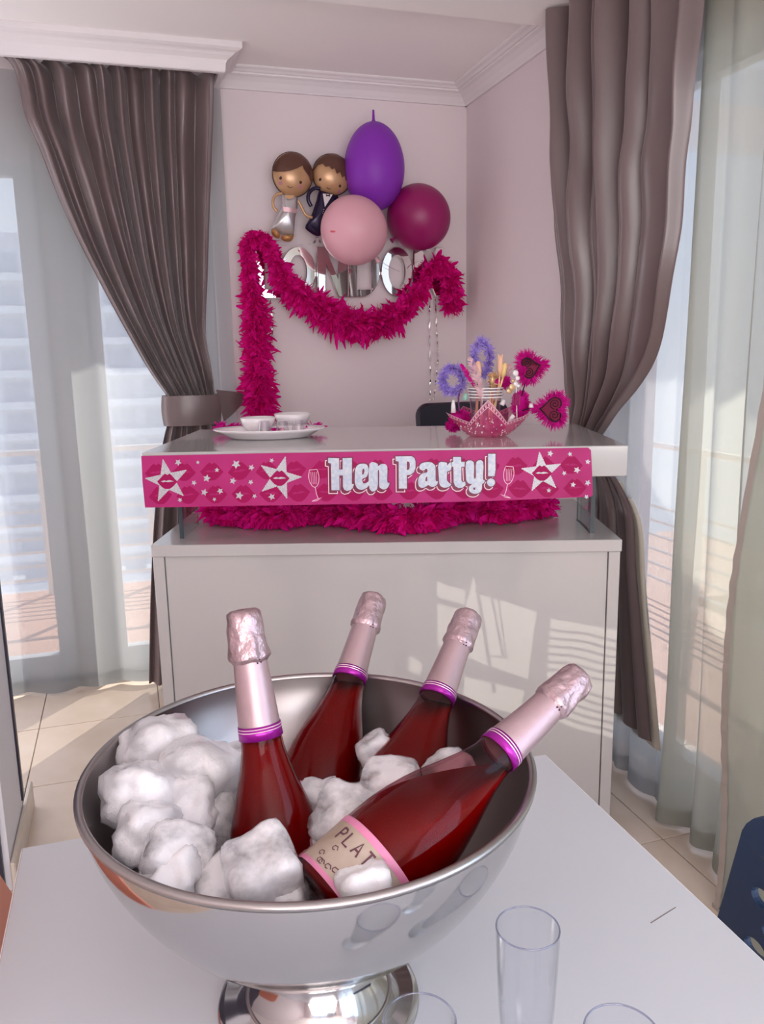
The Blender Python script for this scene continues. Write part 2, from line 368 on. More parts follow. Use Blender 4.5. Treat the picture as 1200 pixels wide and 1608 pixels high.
# ------------------------------------------------------------------ windows
def casement(name, parent, origin, ux, w, z0, z1, nrm, fw=.055, d=.05):
    """one door leaf: stiles and rails round a pane"""
    fr = MB(); o = Vector(origin); U = Vector(ux); N = Vector(nrm)
    mtx = Matrix(((U.x, N.x, 0, o.x), (U.y, N.y, 0, o.y), (U.z, N.z, 1, 0), (0, 0, 0, 1)))
    fr.box((0, 0, z0), (fw, d, z1), mtx); fr.box((w-fw, 0, z0), (w, d, z1), mtx); fr.box((fw, 0, z1-fw), (w-fw, d, z1), mtx); fr.box((fw, 0, z0), (w-fw, d, z0+.10), mtx)
    f = fr.build('leaf_frame', M['alu'], parent)
    MB().box((fw, .02, z0+.10), (w-fw, .026, z1-fw), mtx).build('pane', M['glass'], f)
w1 = thing('window_1', None, None, (-.6, YB, 0)); w1['kind'] = 'structure'
MB().box((WX0, YB+.02, 2.15), (WX1, YB+.16, WZ1)).build('shutter_box', M['trim'], w1)
MB().box((-.300, YB+.05, 0), (-.125, YB+.15, 2.15)).build('post', M['alu'], w1)
MB().box((WX0, YB+.03, 0), (WX1, YB+.15, .02)).build('threshold', M['darkpanel'], w1)
casement('leaf', w1, (-1.02, YB+.06, 0), (1, 0, 0), .72, .02, 2.15, (0, 1, 0)); casement('leaf', w1, (-1.74, YB+.06, 0), (1, 0, 0), .72, .02, 2.15, (0, 1, 0)); casement('leaf', w1, (-.125, YB+.06, 0), (1, 0, 0), .52, .02, 2.15, (0, 1, 0))
w2 = thing('window_2', None, None, (XR, .5, 0)); w2['kind'] = 'structure'
MB().box((XR+.02, RY0, 2.18), (XR+.16, RY1, 2.30)).build('shutter_box', M['trim'], w2)
for k in range(5): casement('leaf', w2, (XR+.06, RY0+.794*k, 0), (0, 1, 0), .79, .02, 2.18, (1, 0, 0))
w3 = thing('window_3', None, None, (0, YR, .45)); w3['kind'] = 'structure'
for k in range(3): casement('leaf', w3, (-1.4+.867*k, YR-.12, 0), (1, 0, 0), .865, .45, 2.4, (0, -1, 0))

# ------------------------------------------------------------------ pillar with skirting at the left
pl = struct('wall_partition', MB().box((-1.25, 2.165, .0), (-.385, 2.465, ZC)), M['pillar'])
MB().box((-1.25, 2.150, .0), (-.40, 2.164, 2.1)).build('dark_panel', M['darkpanel'], pl)
MB().box((-.386, 2.452, .10), (-.379, 2.475, ZC-.05)).build('corner_bead', M['darkpanel'], pl)
struct('baseboard_left', MB().box((-.384, 2.150, 0), (-.370, 2.60, .085), bev=.004), M['skirt'])
for nm, a, b in (('baseboard_back', (WX1+.05, YB-.012, 0), (XR, YB, .085)), ('baseboard_right', (XR-.012, RY1+.02, 0), (XR, YB-.02, .085))):
    struct(nm, MB().box(a, b), M['skirt'])

# ------------------------------------------------------------------ outdoors
TZ = -.04
struct('ground_terrace', MB().box((XL-.4, YB+.2, TZ-.2), (4.2, 5.35, TZ)).box((XR+.2, -2.6, TZ-.2), (3.0, YB+.2, TZ)), M['terra'])
struct('ceiling_terrace', MB().box((XL-.4, YB+.2, 2.62), (4.2, 4.75, 2.80)).box((XR+.2, -2.6, 2.62), (2.55, YB+.2, 2.80)), M['slab'])
rl = thing('balcony_railing', 'cream metal balcony railing outside the glass door on the tiled terrace', 'railing', (0, 5.25, TZ))
RYB = 5.25
ztop = ony(0, 713, RYB).z
MB().tube([(XL-.3, RYB, ztop), (2.9, RYB, ztop)], .018, 8).build('handrail', M['rail'], rl)
for k in range(6): MB().tube([(XL-.3, RYB, TZ+.10+.085*k), (2.9, RYB, TZ+.10+.085*k)], .009, 6).build('bar', M['rail'], rl)
for k in range(9):
    x = -2.4+.62*k+.02; MB().box((x-.015, RYB-.015, TZ), (x+.015, RYB+.015, ztop)).build('post', M['rail'], rl)
rr = thing('balcony_railing', 'cream metal balcony railing outside the side window behind the voile', 'railing', (2.9, 1, TZ))
MB().tube([(2.9, -2.5, ztop), (2.9, RYB, ztop)], .018, 8).build('handrail', M['rail'], rr)
for k in range(6): MB().tube([(2.9, -2.5, TZ+.10+.085*k), (2.9, RYB, TZ+.10+.085*k)], .009, 6).build('bar', M['rail'], rr)
for k in range(11):
    y = -2.4+.75*k; MB().box((2.885, y-.015, TZ), (2.915, y+.015, ztop)).build('post', M['rail'], rr)
YF = 62.0
zr = ony(20, 365, YF).z
ab = thing('apartment_building', 'pale grey apartment block with rows of windows, seen through the sheer voile', 'building', (-12, YF, -14))
MB().box((-40, YF, -14), (26, YF+12, zr)).build('facade', M['facade'], ab)
rows = 13; win0 = None; slab0 = None; pitch = 2.15
for r in range(rows):
    z = zr-2.4-pitch*r
    if slab0 is None: slab0 = MB().box((-40, YF-.55, z-.75), (26, YF-.003, z-.25)).build('balcony_slab', M['slab'], ab)
    else:
        s_ = slab0.copy(); COL.objects.link(s_); s_.location = slab0.location + V(0, 0, -pitch*r)
    for c in range(9):
        if win0 is None: win0 = MB().box((-17, YF-.06, z-.1), (-15.5, YF-.003, z+1.05)).build('window', M['fwin'], ab)
        else:
            s_ = win0.copy(); COL.objects.link(s_); s_.location = win0.location + V(2.3*c, 0, -pitch*r)

# ------------------------------------------------------------------ curtains
def fold_fn(seed, n, w2=.3):
    rr_ = random.Random(seed); a, b, c, d = [rr_.uniform(0, 6.28) for _ in range(4)]
    def f(u, v):
        ph = 2*pi*(n*u + .22*sin(2*pi*1.35*u+a) + .10*sin(2*pi*3.3*u+b)) + .25*sin(2.6*v+c)
        s_ = 2*sqrt(sin(ph/2)**2+.012)-1
        return s_*(1-w2) + w2*sin(.63*ph+d+1.1*v)
    return f
def drape(L, Rr, nrm, amp, folds, nu=260, nv=70, flat_edge=.03, jitter=0):
    """cloth between a left and a right edge polyline; folds displace it along nrm"""
    Ls = catmull(L, 6); Rs = catmull(Rr, 6); N = Vector(nrm)
    def fn(u, v):
        p = lerp_list(Ls, v).lerp(lerp_list(Rs, v), u); e = min(1, min(u, 1-u)/flat_edge)
        A = amp(v) if callable(amp) else amp
        q = p + N*(A*folds(u, v)*e)
        if jitter: q += N*jitter*noise.noise(Vector((u*5, v*7, 3.1)))
        return q
    return MB().grid(fn, nu, nv)
YC = 3.415
lc = thing('satin_curtain', 'taupe satin curtain tied back beside the balcony door, left of the feather garland', 'curtain', (.15, YC, 0))
pl_ = [(0, 79), (23, 111), (39, 180), (62, 234), (94, 316), (131, 394), (176, 480), (222, 562), (244, 597), (262, 622)]
pr_ = [(344, 106), (337, 125), (334, 205), (331, 290), (328, 370), (325, 460), (324, 525), (330, 570), (336, 600), (338, 620)]
L = [ony(x, y, YC) for x, y in pl_]; Rr = [ony(x, y, YC) for x, y in pr_]
L[0].z = Rr[0].z = 2.452
drape(L, Rr, (0, -1, 0), lambda v: .050-.014*v, fold_fn(3, 11.0, .35), jitter=.04).build('drape_upper', M['satin'], lc, smooth=True)
tie_l, tie_r = ony(258, 646, YC), ony(343, 641, YC); tc_ = (tie_l+tie_r)/2; hw = (tie_r-tie_l).length/2
def tie_ring(c, hw_, hd, zh, ax=V(1, 0, 0), ay=V(0, 1, 0), slope=0):
    def fn(u, v):
        a = 2*pi*u; k = 1+.05*sin(pi*v)
        return c + ax*cos(a)*hw_*k + ay*sin(a)*hd*k + V(0, 0, (v-.5)*zh + slope*cos(a))
    return MB().grid(fn, 64, 8, closed_u=True)
tie_ring(tc_, hw+.006, .060, .120).build('tieback', M['satin'], lc, smooth=True)
tl = [ony(340, 612, YC-.01), ony(383, 617, 3.50), ony(381, 634, 3.50), ony(352, 662, YC-.01)]
tm = MB().grid(lambda u, v: tl[0].lerp(tl[1], u).lerp(tl[3].lerp(tl[2], u), v)+V(0, -.02*sin(pi*u), 0), 10, 6)
tm.grid(lambda u, v: tl[0].lerp(tl[1], u).lerp(tl[3].lerp(tl[2], u), v)+V(0, .012, 0), 10, 6); tm.build('tieback_loop', M['satin'], lc, smooth=True)
L = [ony(x, y, YC) for x, y in [(262, 668), (254, 705), (246, 770), (240, 850), (236, 950), (234, 1076)]]
Rr = [ony(x, y, YC) for x, y in [(340, 664), (348, 700), (356, 770), (366, 850), (376, 950), (388, 1060)]]
L[-1].z = Rr[-1].z = .03
drape(L, Rr, (0, -1, 0), lambda v: .026+.018*v, fold_fn(5, 5.5), 160, 40).build('drape_lower', M['satin'], lc, smooth=True)

XC = 1.40
rc = thing('satin_curtain', 'taupe satin curtain gathered behind the white bar beside the tall side window', 'curtain', (XC, 2.1, .2))
XS = (1.40, 1.40, 1.405, 1.415, 1.43, 1.45, 1.475)
L = [onx(x, y, X_) for X_, (x, y) in zip(XS, [(864, 52), (866, 180), (869, 300), (876, 450), (884, 570), (893, 650), (903, 705)])]
Rr = [onx(x, y, X_) for X_, (x, y) in zip(XS, [(1114, -90), (1097, 100), (1078, 260), (1062, 420), (1022, 575), (965, 660), (925, 705)])]
L[0].z = Rr[0].z = 2.44; L[-1].z = Rr[-1].z = 1.08
drape(L, Rr, (-1, 0, 0), lambda v: .056-.038*v, fold_fn(12, 7, .35), jitter=.02).build('drape_upper', M['satin'], rc, smooth=True)
tie_ring(V(1.492, 2.34, 1.04), .03, .075, .10).build('tieback', M['satin'], rc, smooth=True)
L = [V(1.49, 2.41, 1.02), V(1.49, 2.42, .8), V(1.49, 2.44, .5), V(1.49, 2.46, .22)]
Rr = [V(1.47, 2.27, 1.02)] + [onx(x, y, 1.445) for x, y in [(992, 800), (1000, 900), (1010, 1010), (1024, 1165)]]
Rr[-1].z = .22
drape(L, Rr, (-1, 0, 0), lambda v: .012+.014*v, fold_fn(15, 3.5), 120, 40).build('drape_lower', M['satin'], rc, smooth=True)
drape([p+V(.03, 0, -.03) for p in L], [p+V(.03, -.005, -.03) for p in Rr], (-1, 0, 0), .01, fold_fn(16, 3), 60, 20).build('lining', M['liner'], rc, smooth=True)

# white voile across the balcony door, in two lengths, and cream voile across the side window
def voile(name, label, m, A, B, z0, z1, nrm, amp, nf, seed, hem=True, group=None):
    A = Vector(A); B = Vector(B)
    f = fold_fn(seed, nf, .25); N = Vector(nrm)
    t = thing(name, label, 'sheer curtain', ((A+B)/2+V(0, 0, z0)), group=group)
    def fn(u, v):
        z = z1+(z0-z1)*v; p = A.lerp(B, u); w = .5+.7*v
        return Vector((p.x, p.y, z)) + N*(amp*w*f(u, .9*v)+.02*v*noise.noise(Vector((u*4, v*3, seed))))
    MB().grid(fn, 240, 46).build('cloth', m, t, smooth=True)
    if hem:
        MB().grid(lambda u, v: fn(u, 1-.022*v)+N*.002, 240, 1).build('hem', m, t, smooth=True)
    return t
voile('voile_curtain', 'white voile sheer hanging to the floor across the balcony door', M['sheer'], (-1.72, 3.525, 0), (.452, 3.525, 0), .012, 2.44, (0, -1, 0), .026, 9, 21)
voile('voile_curtain', 'bright white voile strip showing between the taupe curtain and the cream voile', M['sheer'], (1.492, 2.36, 0), (1.485, 1.86, 0), .012, 2.445, (-1, 0, 0), .014, 4, 33)
voile('voile_curtain', 'cream voile sheer in deep folds across the side window, beyond the hemmed edge', M['sheer2'], (1.468, 1.915, 0), (1.445, 1.16, 0), .012, 2.445, (-1, 0, 0), .040, 6, 31)
# nearer voile panel with a visible stitched edge
NE = catmull([onx(x, y, 1.33) for x, y in [(1240, -160), (1235, 120), (1222, 400), (1203, 600), (1165, 820), (1145, 960), (1136, 1120), (1137, 1260), (1130, 1380), (1120, 1440)]], 8)
NE[0].z = 2.44
t = thing('voile_curtain', 'cream voile panel with a puckered stitched edge, hanging beside the navy chair', 'sheer curtain', (1.33, 1.1, 0))
fz = fold_fn(44, 5, .2)
def nfn(u, v):
    p = lerp_list(NE, v); q = V(1.33, -.05, p.z); e = min(1, u/.05)
    r = p.lerp(q, u); r.x -= .030*e*fz(u, v)*(.5+.6*v); r.z = max(r.z, .006); return r
NE[-1].z = .012
MB().grid(nfn, 160, 60).build('cloth', M['sheer2'], t, smooth=True)
MB().grid(lambda u, v: lerp_list(NE, v)+V(-.004+.0012*sin(v*190), .020*(u-.15)*-1+.0008*sin(v*160), 0), 3, 160).build('stitched_edge', M['hem'], t, smooth=True)

# ------------------------------------------------------------------ bar counter
BA = math.radians(18.6)
BR = V(cos(BA), -sin(BA), 0); BD = V(sin(BA), cos(BA), 0); BO = onz(222, 711, 1.15); BO.z = 0
BW, BDEP, ZT, ZS, ZB = 1.262, .635, 1.15, 1.070, .900
BM = Matrix(((BR.x, BD.x, 0, BO.x), (BR.y, BD.y, 0, BO.y), (0, 0, 1, 0), (0, 0, 0, 1)))
def bar(u, d, z): return BM @ V(u, d, z)
bc = thing('bar_counter', 'glossy white home bar with a raised top held on glass panels', 'bar', BO+BR*BW/2, Matrix.Rotation(-BA, 3, 'Z'))
MB().box((0, 0, ZS), (BW, BDEP, ZT), BM, bev=.002).build('raised_top', M['gloss'], bc)
MB().box((.003, .006, ZB-.033), (BW-.004, BDEP-.02, ZB), BM, bev=.002).build('lower_top', M['gloss'], bc)
MB().box((.006, .010, 0), (.036, BDEP-.03, ZB-.0335), BM, bev=.001).build('side_panel', M['gloss'], bc)
MB().box((BW-.037, .010, 0), (BW-.007, BDEP-.03, ZB-.0335), BM, bev=.001).build('side_panel', M['gloss'], bc)
MB().box((.0375, .016, 0), (BW-.0385, .036, ZB-.034), BM, bev=.001).build('front_panel', M['gloss'], bc)
MB().box((.0375, BDEP-.06, 0), (BW-.0385, BDEP-.04, ZB-.034), BM).build('back_panel', M['gloss'], bc)
for u, d0, d1 in ((.068, .085, .27), (BW-.066, .085, .27), (.617, .33, .45)):
    g = MB().box((u-.005, d0+.002, ZB), (u+.005, d1-.002, ZS), BM).build('glass_panel', M['pglass'], bc)
    MB().box((u-.0055, d0, ZB), (u+.0055, d0+.002, ZS), BM).build('glass_edge', M['pedge'], g); MB().box((u-.001, d1-.002, ZB), (u+.001, d1, ZS), BM).build('glass_edge', M['pedge'], g)

# ------------------------------------------------------------------ added cut-out behind the camera: unseen sheet and strips shaping the spot's pattern
GL0 = V(.90, -7.0, 3.4); YS = YR-.30
def through(x, y):
    p = onp(x, y, BO+BD*.016, BD); d = p-GL0; return GL0+d*((YS-GL0.y)/d.y)
zq = lambda x, y: through(640+x/3.3333, 880+y/3.3333)
def q2(l): return [(zq(x, y).x, zq(x, y).z) for x, y in l]
holes = [q2([(155, 112), (300, 158), (300, 232), (155, 192)]), q2([(155, 225), (300, 262), (345, 85), (372, 178), (510, 215), (675, 270), (630, 620), (430, 555), (158, 445)]), q2([(300, 610), (612, 680), (585, 810), (290, 730)]),
         q2([(750, 305), (1150, 375), (1140, 640), (1120, 960), (800, 860), (725, 668)]), q2([(10, 500), (80, 540), (70, 600), (5, 580)])]
cx_ = sum(p[0] for h in holes for p in h)/sum(len(h) for h in holes); cz_ = sum(p[1] for h in holes for p in h)/sum(len(h) for h in holes)
ext = [(cx_-.75, cz_-.8), (cx_+.75, cz_-.8), (cx_+.75, cz_+.8), (cx_-.75, cz_+.8)]
gobo = thing('light_gobo', None, None, (cx_, YS, 0)); gobo['kind'] = 'structure'
MB().poly([ext]+holes, lambda x, y, z: V(x, YS, y)).build('gobo_sheet', M['alu'], gobo)
for (a, b, w) in (((365, 140), (455, 690), 20), ((440, 180), (500, 500), 14), ((475, 190), (517, 510), 9), ((415, 490), (520, 508), 8)):
    g = MB(); stroke_mesh(g, [a, b], w, lambda x, y, z: zq(x, y)+V(0, -.003, 0), 0); g.build('gobo_strip', M['alu'], gobo)
for k in range(13):
    y0 = 345+43*k; g = MB(); stroke_mesh(g, [(700+45*q, y0+8*q+6*sin(q*.9+k*.4)+ (7*q if k > 5 else 0)) for q in range(11)], 15, lambda x, y, z: zq(x, y)+V(0, -.003, 0), 0); g.build('gobo_stripe', M['alu'], gobo)
lamp('bar_pattern_spot', 'SPOT', GL0, (onp(835, 1035, BO, BD)-GL0), 1150, (1, .90, .74), spot_size=math.radians(5.6), spot_blend=.1, shadow_soft_size=.0035)  # added spot lamp that throws the light pattern on the bar front

# ------------------------------------------------------------------ banner with printing
BP = BO + BR*0 - BD*.003; BN = BD.copy()
def bpl(x, y, z): return onp(x, y, BP, BN) - BD*z       # print pixels laid on the real banner plane
bn = thing('party_banner', 'magenta foil banner printed with silver lettering, taped along the front of the bar top', 'banner', bpl(576, 797, 0))
edge = [(222, 716), (400, 712), (576, 709), (760, 706), (924, 703), (928, 707), (930, 742), (931, 777), (928, 780), (760, 787), (576, 791), (400, 794), (228, 797), (224, 756)]
b_ = MB(); b_.poly([edge], lambda x, y, z: bpl(x, y, .0010)); b_.poly([edge], lambda x, y, z: bpl(x, y, 0)); ne = len(edge)
b_.f += [(i, (i+1) % ne, ne+(i+1) % ne, ne+i) for i in range(ne)]
b_.build('foil_sheet', M['banner'], bn)
def bslope(x): return -.0185*(x-576)
def lips_loops(cx, cy, s, rot=0):
    top = [(-1, .05), (-.75, -.18), (-.48, -.50), (-.22, -.72), (0, -.58), (.22, -.72), (.48, -.50), (.75, -.18), (1, .05)]
    bot = [(.8, .30), (.5, .62), (.2, .80), (-.2, .80), (-.5, .62), (-.8, .30)]
    c, n_ = cos(rot), sin(rot)
    return [(cx+s*(x*c-y*n_), cy+s*(x*n_+y*c)) for x, y in top+bot]
def gap_loop(cx, cy, s, rot=0):
    P = [(-.72, .06), (-.35, -.08), (-.1, .0), (.15, -.10), (.45, -.06), (.75, .06), (.4, .10), (.1, .14), (-.2, .10), (-.45, .14)]
    c, n_ = cos(rot), sin(rot)
    return [(cx+s*(x*c-y*n_), cy+s*(x*n_+y*c)) for x, y in P]
def star_loop(cx, cy, r0, r1, rot, jag=0):
    P = []
    for k in range(10):
        r = r0 if k % 2 == 0 else r1; a = rot+pi*k/5; P.append((cx+r*sin(a), cy-r*cos(a)))
    if not jag: return P
    Q = []
    for i in range(10):
        a, b = Vector((*P[i], 0)), Vector((*P[(i+1) % 10], 0)); nrm = Vector((b.y-a.y, a.x-b.x, 0)).normalized()
        for k in range(jag): p = a.lerp(b, k/jag) + nrm*(.55 if k % 2 else 0); Q.append((p.x, p.y))
    return Q
stars = [(263, 755, 35, 14, -.20), (439, 750, 35, 14, .28), (851, 742, 33, 13, -.12)]
taken = lambda x, y: any(abs(x-s[0]) < 26 and abs(y-s[1]) < 8 for s in stars)
for k in range(16):
    for row in (0, 1):
        x = 246+43.4*k+(6 if row else 0); y = (737 if row == 0 else 773)+bslope(x)-2
        if x > 915: continue
        rt_ = R_.uniform(-.15, .15)
        lp = MB().poly([lips_loops(x, y, 18.5, rt_)], bpl, .0012).build('lips', M['lips'], bn)
        MB().poly([gap_loop(x, y, 15, rt_)], bpl, .0014).build('lip_line', M['liphi'], lp)
for (x, y, r0, r1, rot) in stars:
    so = MB().poly([star_loop(x, y, r0, r1, rot, 12)], bpl, .0016).build('silver_star', M['glitter'], bn)
    MB().poly([lips_loops(x, y, 16)], bpl, .0019).build('lips', M['lips'], so)
    MB().poly([gap_loop(x, y, 14)], bpl, .0021).build('lip_line', M['glitter'], so)
for x, y, r in [(280, 726, 5), (311, 726, 3), (341, 738, 3.5), (325, 751, 5.5), (371, 729, 6.5), (395, 734, 4.5), (366, 755, 5), (394, 757, 4), (305, 758, 4), (321, 773, 5), (346, 771, 4.5), (337, 784, 3), (376, 778, 6), (400, 779, 3.5), (427, 723, 3.5), (427, 780, 5), (283, 785, 3.5), (864, 712, 4.5), (895, 713, 3.5), (923, 725, 4), (906, 738, 5), (886, 743, 3.5), (900, 761, 4), (923, 758, 4.5), (862, 770, 3.5), (921, 780, 3.5)]:
    MB().poly([star_loop(x, y, r*1.15, r*.55, R_.uniform(0, 1))], bpl, .0016).build('small_star', M['glitter'], bn)
for fx, fy, mir in ((494, 758, 1), (798, 753, -1)):
    g = MB(); sx_ = lambda x: fx+mir*x
    cup = catmull([(sx_(-8), fy-20), (sx_(-9), fy-8), (sx_(-5), fy+3), (sx_(1), fy+7), (sx_(6), fy+1), (sx_(7), fy-10), (sx_(4), fy-21)], 5)
    stroke_mesh(g, [(p.x, p.y) for p in cup] + [(cup[0].x, cup[0].y)], .9, bpl, .0016)
    stroke_mesh(g, [(sx_(1), fy+7), (sx_(3), fy+17), (sx_(6), fy+25)], .9, bpl, .0016)
    stroke_mesh(g, [(sx_(-4), fy+29), (sx_(3), fy+26), (sx_(12), fy+23), (sx_(4), fy+28), (sx_(-4), fy+29)], .9, bpl, .0016)
    for q in range(4): stroke_mesh(g, [(sx_(-6+3*q), fy-17), (sx_(-4+2.2*q), fy+2)], .5, bpl, .0015)
    g.build('champagne_glass_print', M['pale'], bn)
G = {
 'H': ([(62,75),(130,77),(131,148),(153,148),(153,77),(211,75),(211,238),(224,240),(218,262),(203,277),(180,283),(163,274),(155,256),(155,185),(132,185),(134,278),(83,278),(80,110),(62,106)], None),
 'e': ([(230,185),(232,150),(243,125),(265,113),(292,112),(308,122),(315,145),(312,175),(300,197),(278,207),(279,228),(288,236),(302,232),(318,222),(322,240),(305,262),(280,274),(255,272),(238,255),(230,225)], [(276,182),(285,177),(291,157),(288,142),(279,145),(276,160)]),
 'n': ([(322,112),(372,112),(374,128),(395,114),(418,114),(432,128),(434,160),(433,225),(447,232),(440,255),(425,270),(405,272),(388,262),(382,245),(382,160),(374,160),(370,270),(322,270)], None),
 'P': ([(485,66),(585,64),(603,75),(611,100),(610,140),(600,165),(580,180),(556,184),(556,268),(506,268),(505,98),(486,95)], [(556,97),(570,99),(575,115),(573,140),(566,150),(556,152)]),
 'a': ([(640,148),(634,130),(645,112),(668,104),(700,102),(722,112),(735,135),(737,215),(750,222),(745,243),(728,255),(708,256),(690,246),(668,260),(645,262),(630,248),(627,215),(635,190),(655,172),(684,165),(684,147),(675,143),(662,154)], [(684,190),(674,200),(672,220),(684,222)]),
 'r': ([(756,108),(805,106),(808,125),(822,108),(835,106),(833,150),(812,158),(808,175),(808,215),(825,235),(835,240),(822,255),(795,262),(772,255),(760,235),(757,200)], None),
 't': ([(847,70),(895,70),(896,100),(918,100),(918,130),(897,132),(898,215),(905,226),(922,224),(925,245),(905,262),(880,264),(860,252),(850,230),(848,130),(838,130),(838,102),(847,100)], None),
 'y': ([(928,102),(975,102),(976,190),(982,205),(990,190),(992,102),(1034,100),(1034,205),(1045,215),(1040,232),(1028,240),(1026,270),(1015,290),(990,300),(962,295),(946,278),(948,255),(965,240),(945,236),(932,222),(928,200)], [(972,262),(985,260),(986,274),(974,276)]),
 '!': ([(1066,50),(1112,50),(1112,150),(1106,190),(1066,190)], None),
 '.': ([(1084+25*cos(2*pi*k/20), 229+25*sin(2*pi*k/20)) for k in range(20)], None)}
def offset(loop, d):
    """grow a closed loop outwards by d"""
    n = len(loop); A = sum(loop[i][0]*loop[(i+1) % n][1]-loop[(i+1) % n][0]*loop[i][1] for i in range(n)); sg = 1 if A > 0 else -1; out = []
    for i in range(n):
        a, b, c = Vector((*loop[i-1], 0)), Vector((*loop[i], 0)), Vector((*loop[(i+1) % n], 0))
        e1 = (b-a).normalized(); e2 = (c-b).normalized(); n1 = V(e1.y, -e1.x, 0)*sg; n2 = V(e2.y, -e2.x, 0)*sg
        m_ = n1+n2; m_ = m_/max(m_.length_squared/2, .6) if m_.length > .1 else n1
        out.append((b.x+m_.x*d, b.y+m_.y*d))
    return out
def gpl(x, y, z): return bpl(500+x/4, 700+y/4, z)
for ch, (outer, hole) in G.items():
    if ch not in ('H', 'P', '!', '.', 't'):
        outer = [(p.x, p.y) for p in catmull(outer, 3, True)]
    nm = {'!': 'exclamation_bar', '.': 'exclamation_dot'}.get(ch, 'letter_'+ch.lower())
    lt = MB().poly([outer] + ([hole] if hole else []), gpl, .0032).build(nm, M['lettersilver'], bn)
    sh = lambda l: [(x-15, y+19) for x, y in l]
    MB().poly([offset(sh(outer), 8)], gpl, .0022).build('shadow_outline', M['maroon'], lt)
    MB().poly([offset(sh(outer), 4.5)], gpl, .0025).build('shadow_face', M['pale'], lt)
    MB().poly([offset(sh(outer), -1)], gpl, .00265).build('shadow_core', M['maroon'], lt)
    MB().poly([offset(outer, 6)], gpl, .0029).build('outline', M['maroon'], lt)

# ------------------------------------------------------------------ foil letters on the wall
def extruded(loops, place, depth, bev):
    """slab with chamfered front edge; loops[0] outer, rest holes; place(x, y, h)"""
    m = MB(); front = [offset(loops[0], -bev)] + [offset(l, bev) for l in loops[1:]]
    m.poly(front, place, depth); m.poly(loops, place, 0)
    for lo, fr in zip(loops, front):
        n = len(lo); b = len(m.v)
        m.v += [place(x, y, 0) for x, y in lo] + [place(x, y, depth*.55) for x, y in lo] + [place(x, y, depth) for x, y in fr]
        for i in range(n):
            j = (i+1) % n; m.f += [(b+i, b+j, b+n+j, b+n+i), (b+n+i, b+n+j, b+2*n+j, b+2*n+i)]
    return m
def ring(cx, cy, rx, ry, n=44): return [(cx+rx*cos(2*pi*k/n), cy+ry*sin(2*pi*k/n)) for k in range(n)]
def Ln(x0, x1, t, b, sw): return [(x0, t), (x0+sw, t), (x0+sw, b-sw), (x1, b-sw), (x1, b), (x0, b)]
def Nn(x0, x1, t, b, sw): return [(x0, t), (x0+sw*.95, t), (x1-sw, b-28), (x1-sw, t), (x1, t), (x1, b), (x1-sw*.95, b), (x0+sw, t+28), (x0+sw, b), (x0, b)]
def Dn(x0, x1, t, b):
    c = (t+b)/2; arc = [(x0+22+(x1-x0-22)*sin(pi*k/20), c-(b-t)/2*cos(pi*k/20)) for k in range(21)]
    return [(x0, t)] + arc + [(x0, b)]
def Dh(x0, x1, t, b):
    c = (t+b)/2; arc = [(x0+22+(x1-x0-22)*sin(pi*k/20), c-(b-t)/2*cos(pi*k/20)) for k in range(21)]
    return [(x0, t)] + arc + [(x0, b)]
LET = [('l', [Ln(401, 441, 387, 469, 15)], 'first in the row, behind the boa', 3.575),
       ('o', [ring(467, 428, 28, 40.5), ring(467, 428, 13, 26)], 'under the bride', 3.571),
       ('n', [Nn(496, 545, 387, 467, 15)], 'partly behind the pink balloon', 3.575),
       ('d', [Dn(546, 596, 388, 467), Dh(561, 582, 401, 454)], 'just right of and below the pink balloon', 3.570),
       ('o', [ring(622, 427, 25, 39), ring(622, 427, 12, 25)], 'under the magenta balloon', 3.575),
       ('n', [Nn(648, 696, 389, 466, 14)], 'last of the row, behind the boa end', 3.571)]
for ch, lp, where, yy in LET:
    t = thing('foil_letter', 'mirror silver foil letter %s on the wall, %s' % (ch.upper(), where), 'letter', ony(lp[0][0][0], lp[0][0][1], yy), group='silver wall letters')
    extruded(lp, lambda x, y, z: ony(x, y, yy)+V(0, -z, 0), .014, 1.3).build('letter_face', M['mirror'], t)
    cx = sum(p[0] for p in lp[0])/len(lp[0])
    MB().box((0, 0, 0), (.02, .024, .012), Matrix.Translation(ony(cx, 389, yy)+V(-.01, .0, -.012))).build('hanging_tab', M['silver'], t)

# ------------------------------------------------------------------ latex balloons
def balloon(name, label, cpx, rpx, Y, m, tail, egg=0.0, tilt=0, red_print=False):
    c = ony(*cpx, Y); s_ = (c-CO).length/F_PX*1.0; d = ray(*cpx).length; s_ = (c-CO).dot(_w)/F_PX
    rx, rz = rpx[0]*s_, rpx[1]*s_
    t = thing(name, label, 'balloon', c, Matrix.Rotation(tilt, 3, 'Y'), group='latex balloons on the wall')
    prof = []
    for k in range(33):
        a = pi*k/32; z = -cos(a)*rz; r = sin(a)*rx*(1+egg*cos(a)*-1)
        prof.append((max(r, 1e-4), z))
    MB().lathe(prof, 56).build('skin', m, t, smooth=True, local=True)
    if tail == 'top':
        MB().lathe([(.012, rz-.004), (.006, rz+.008), (.005, rz+.03), (.0045, rz+.045)], 12).build('neck_tail', m, t, smooth=True, local=True)
        MB().lathe([(.010, -rz-.02), (.008, -rz-.012), (.004, -rz-.005), (.008, -rz+.004)], 12).build('knot', m, t, smooth=True, local=True)
    else:
        MB().lathe([(.011, -rz-.022), (.0085, -rz-.016), (.004, -rz-.006), (.007, -rz+.003)], 12).build('knot', m, t, smooth=True, local=True)
    return t, c, rx, rz
balloon('latex_balloon', 'purple egg-shaped linking balloon with a short tail on top', (588, 262), (47.5, 66), 3.455, M['bl_purple'], 'top', -.04)
balloon('latex_balloon', 'dark magenta round balloon right of the pink balloon', (657, 342), (50.5, 49.5), 3.455, M['bl_wine'], 'bot', .03, .9)
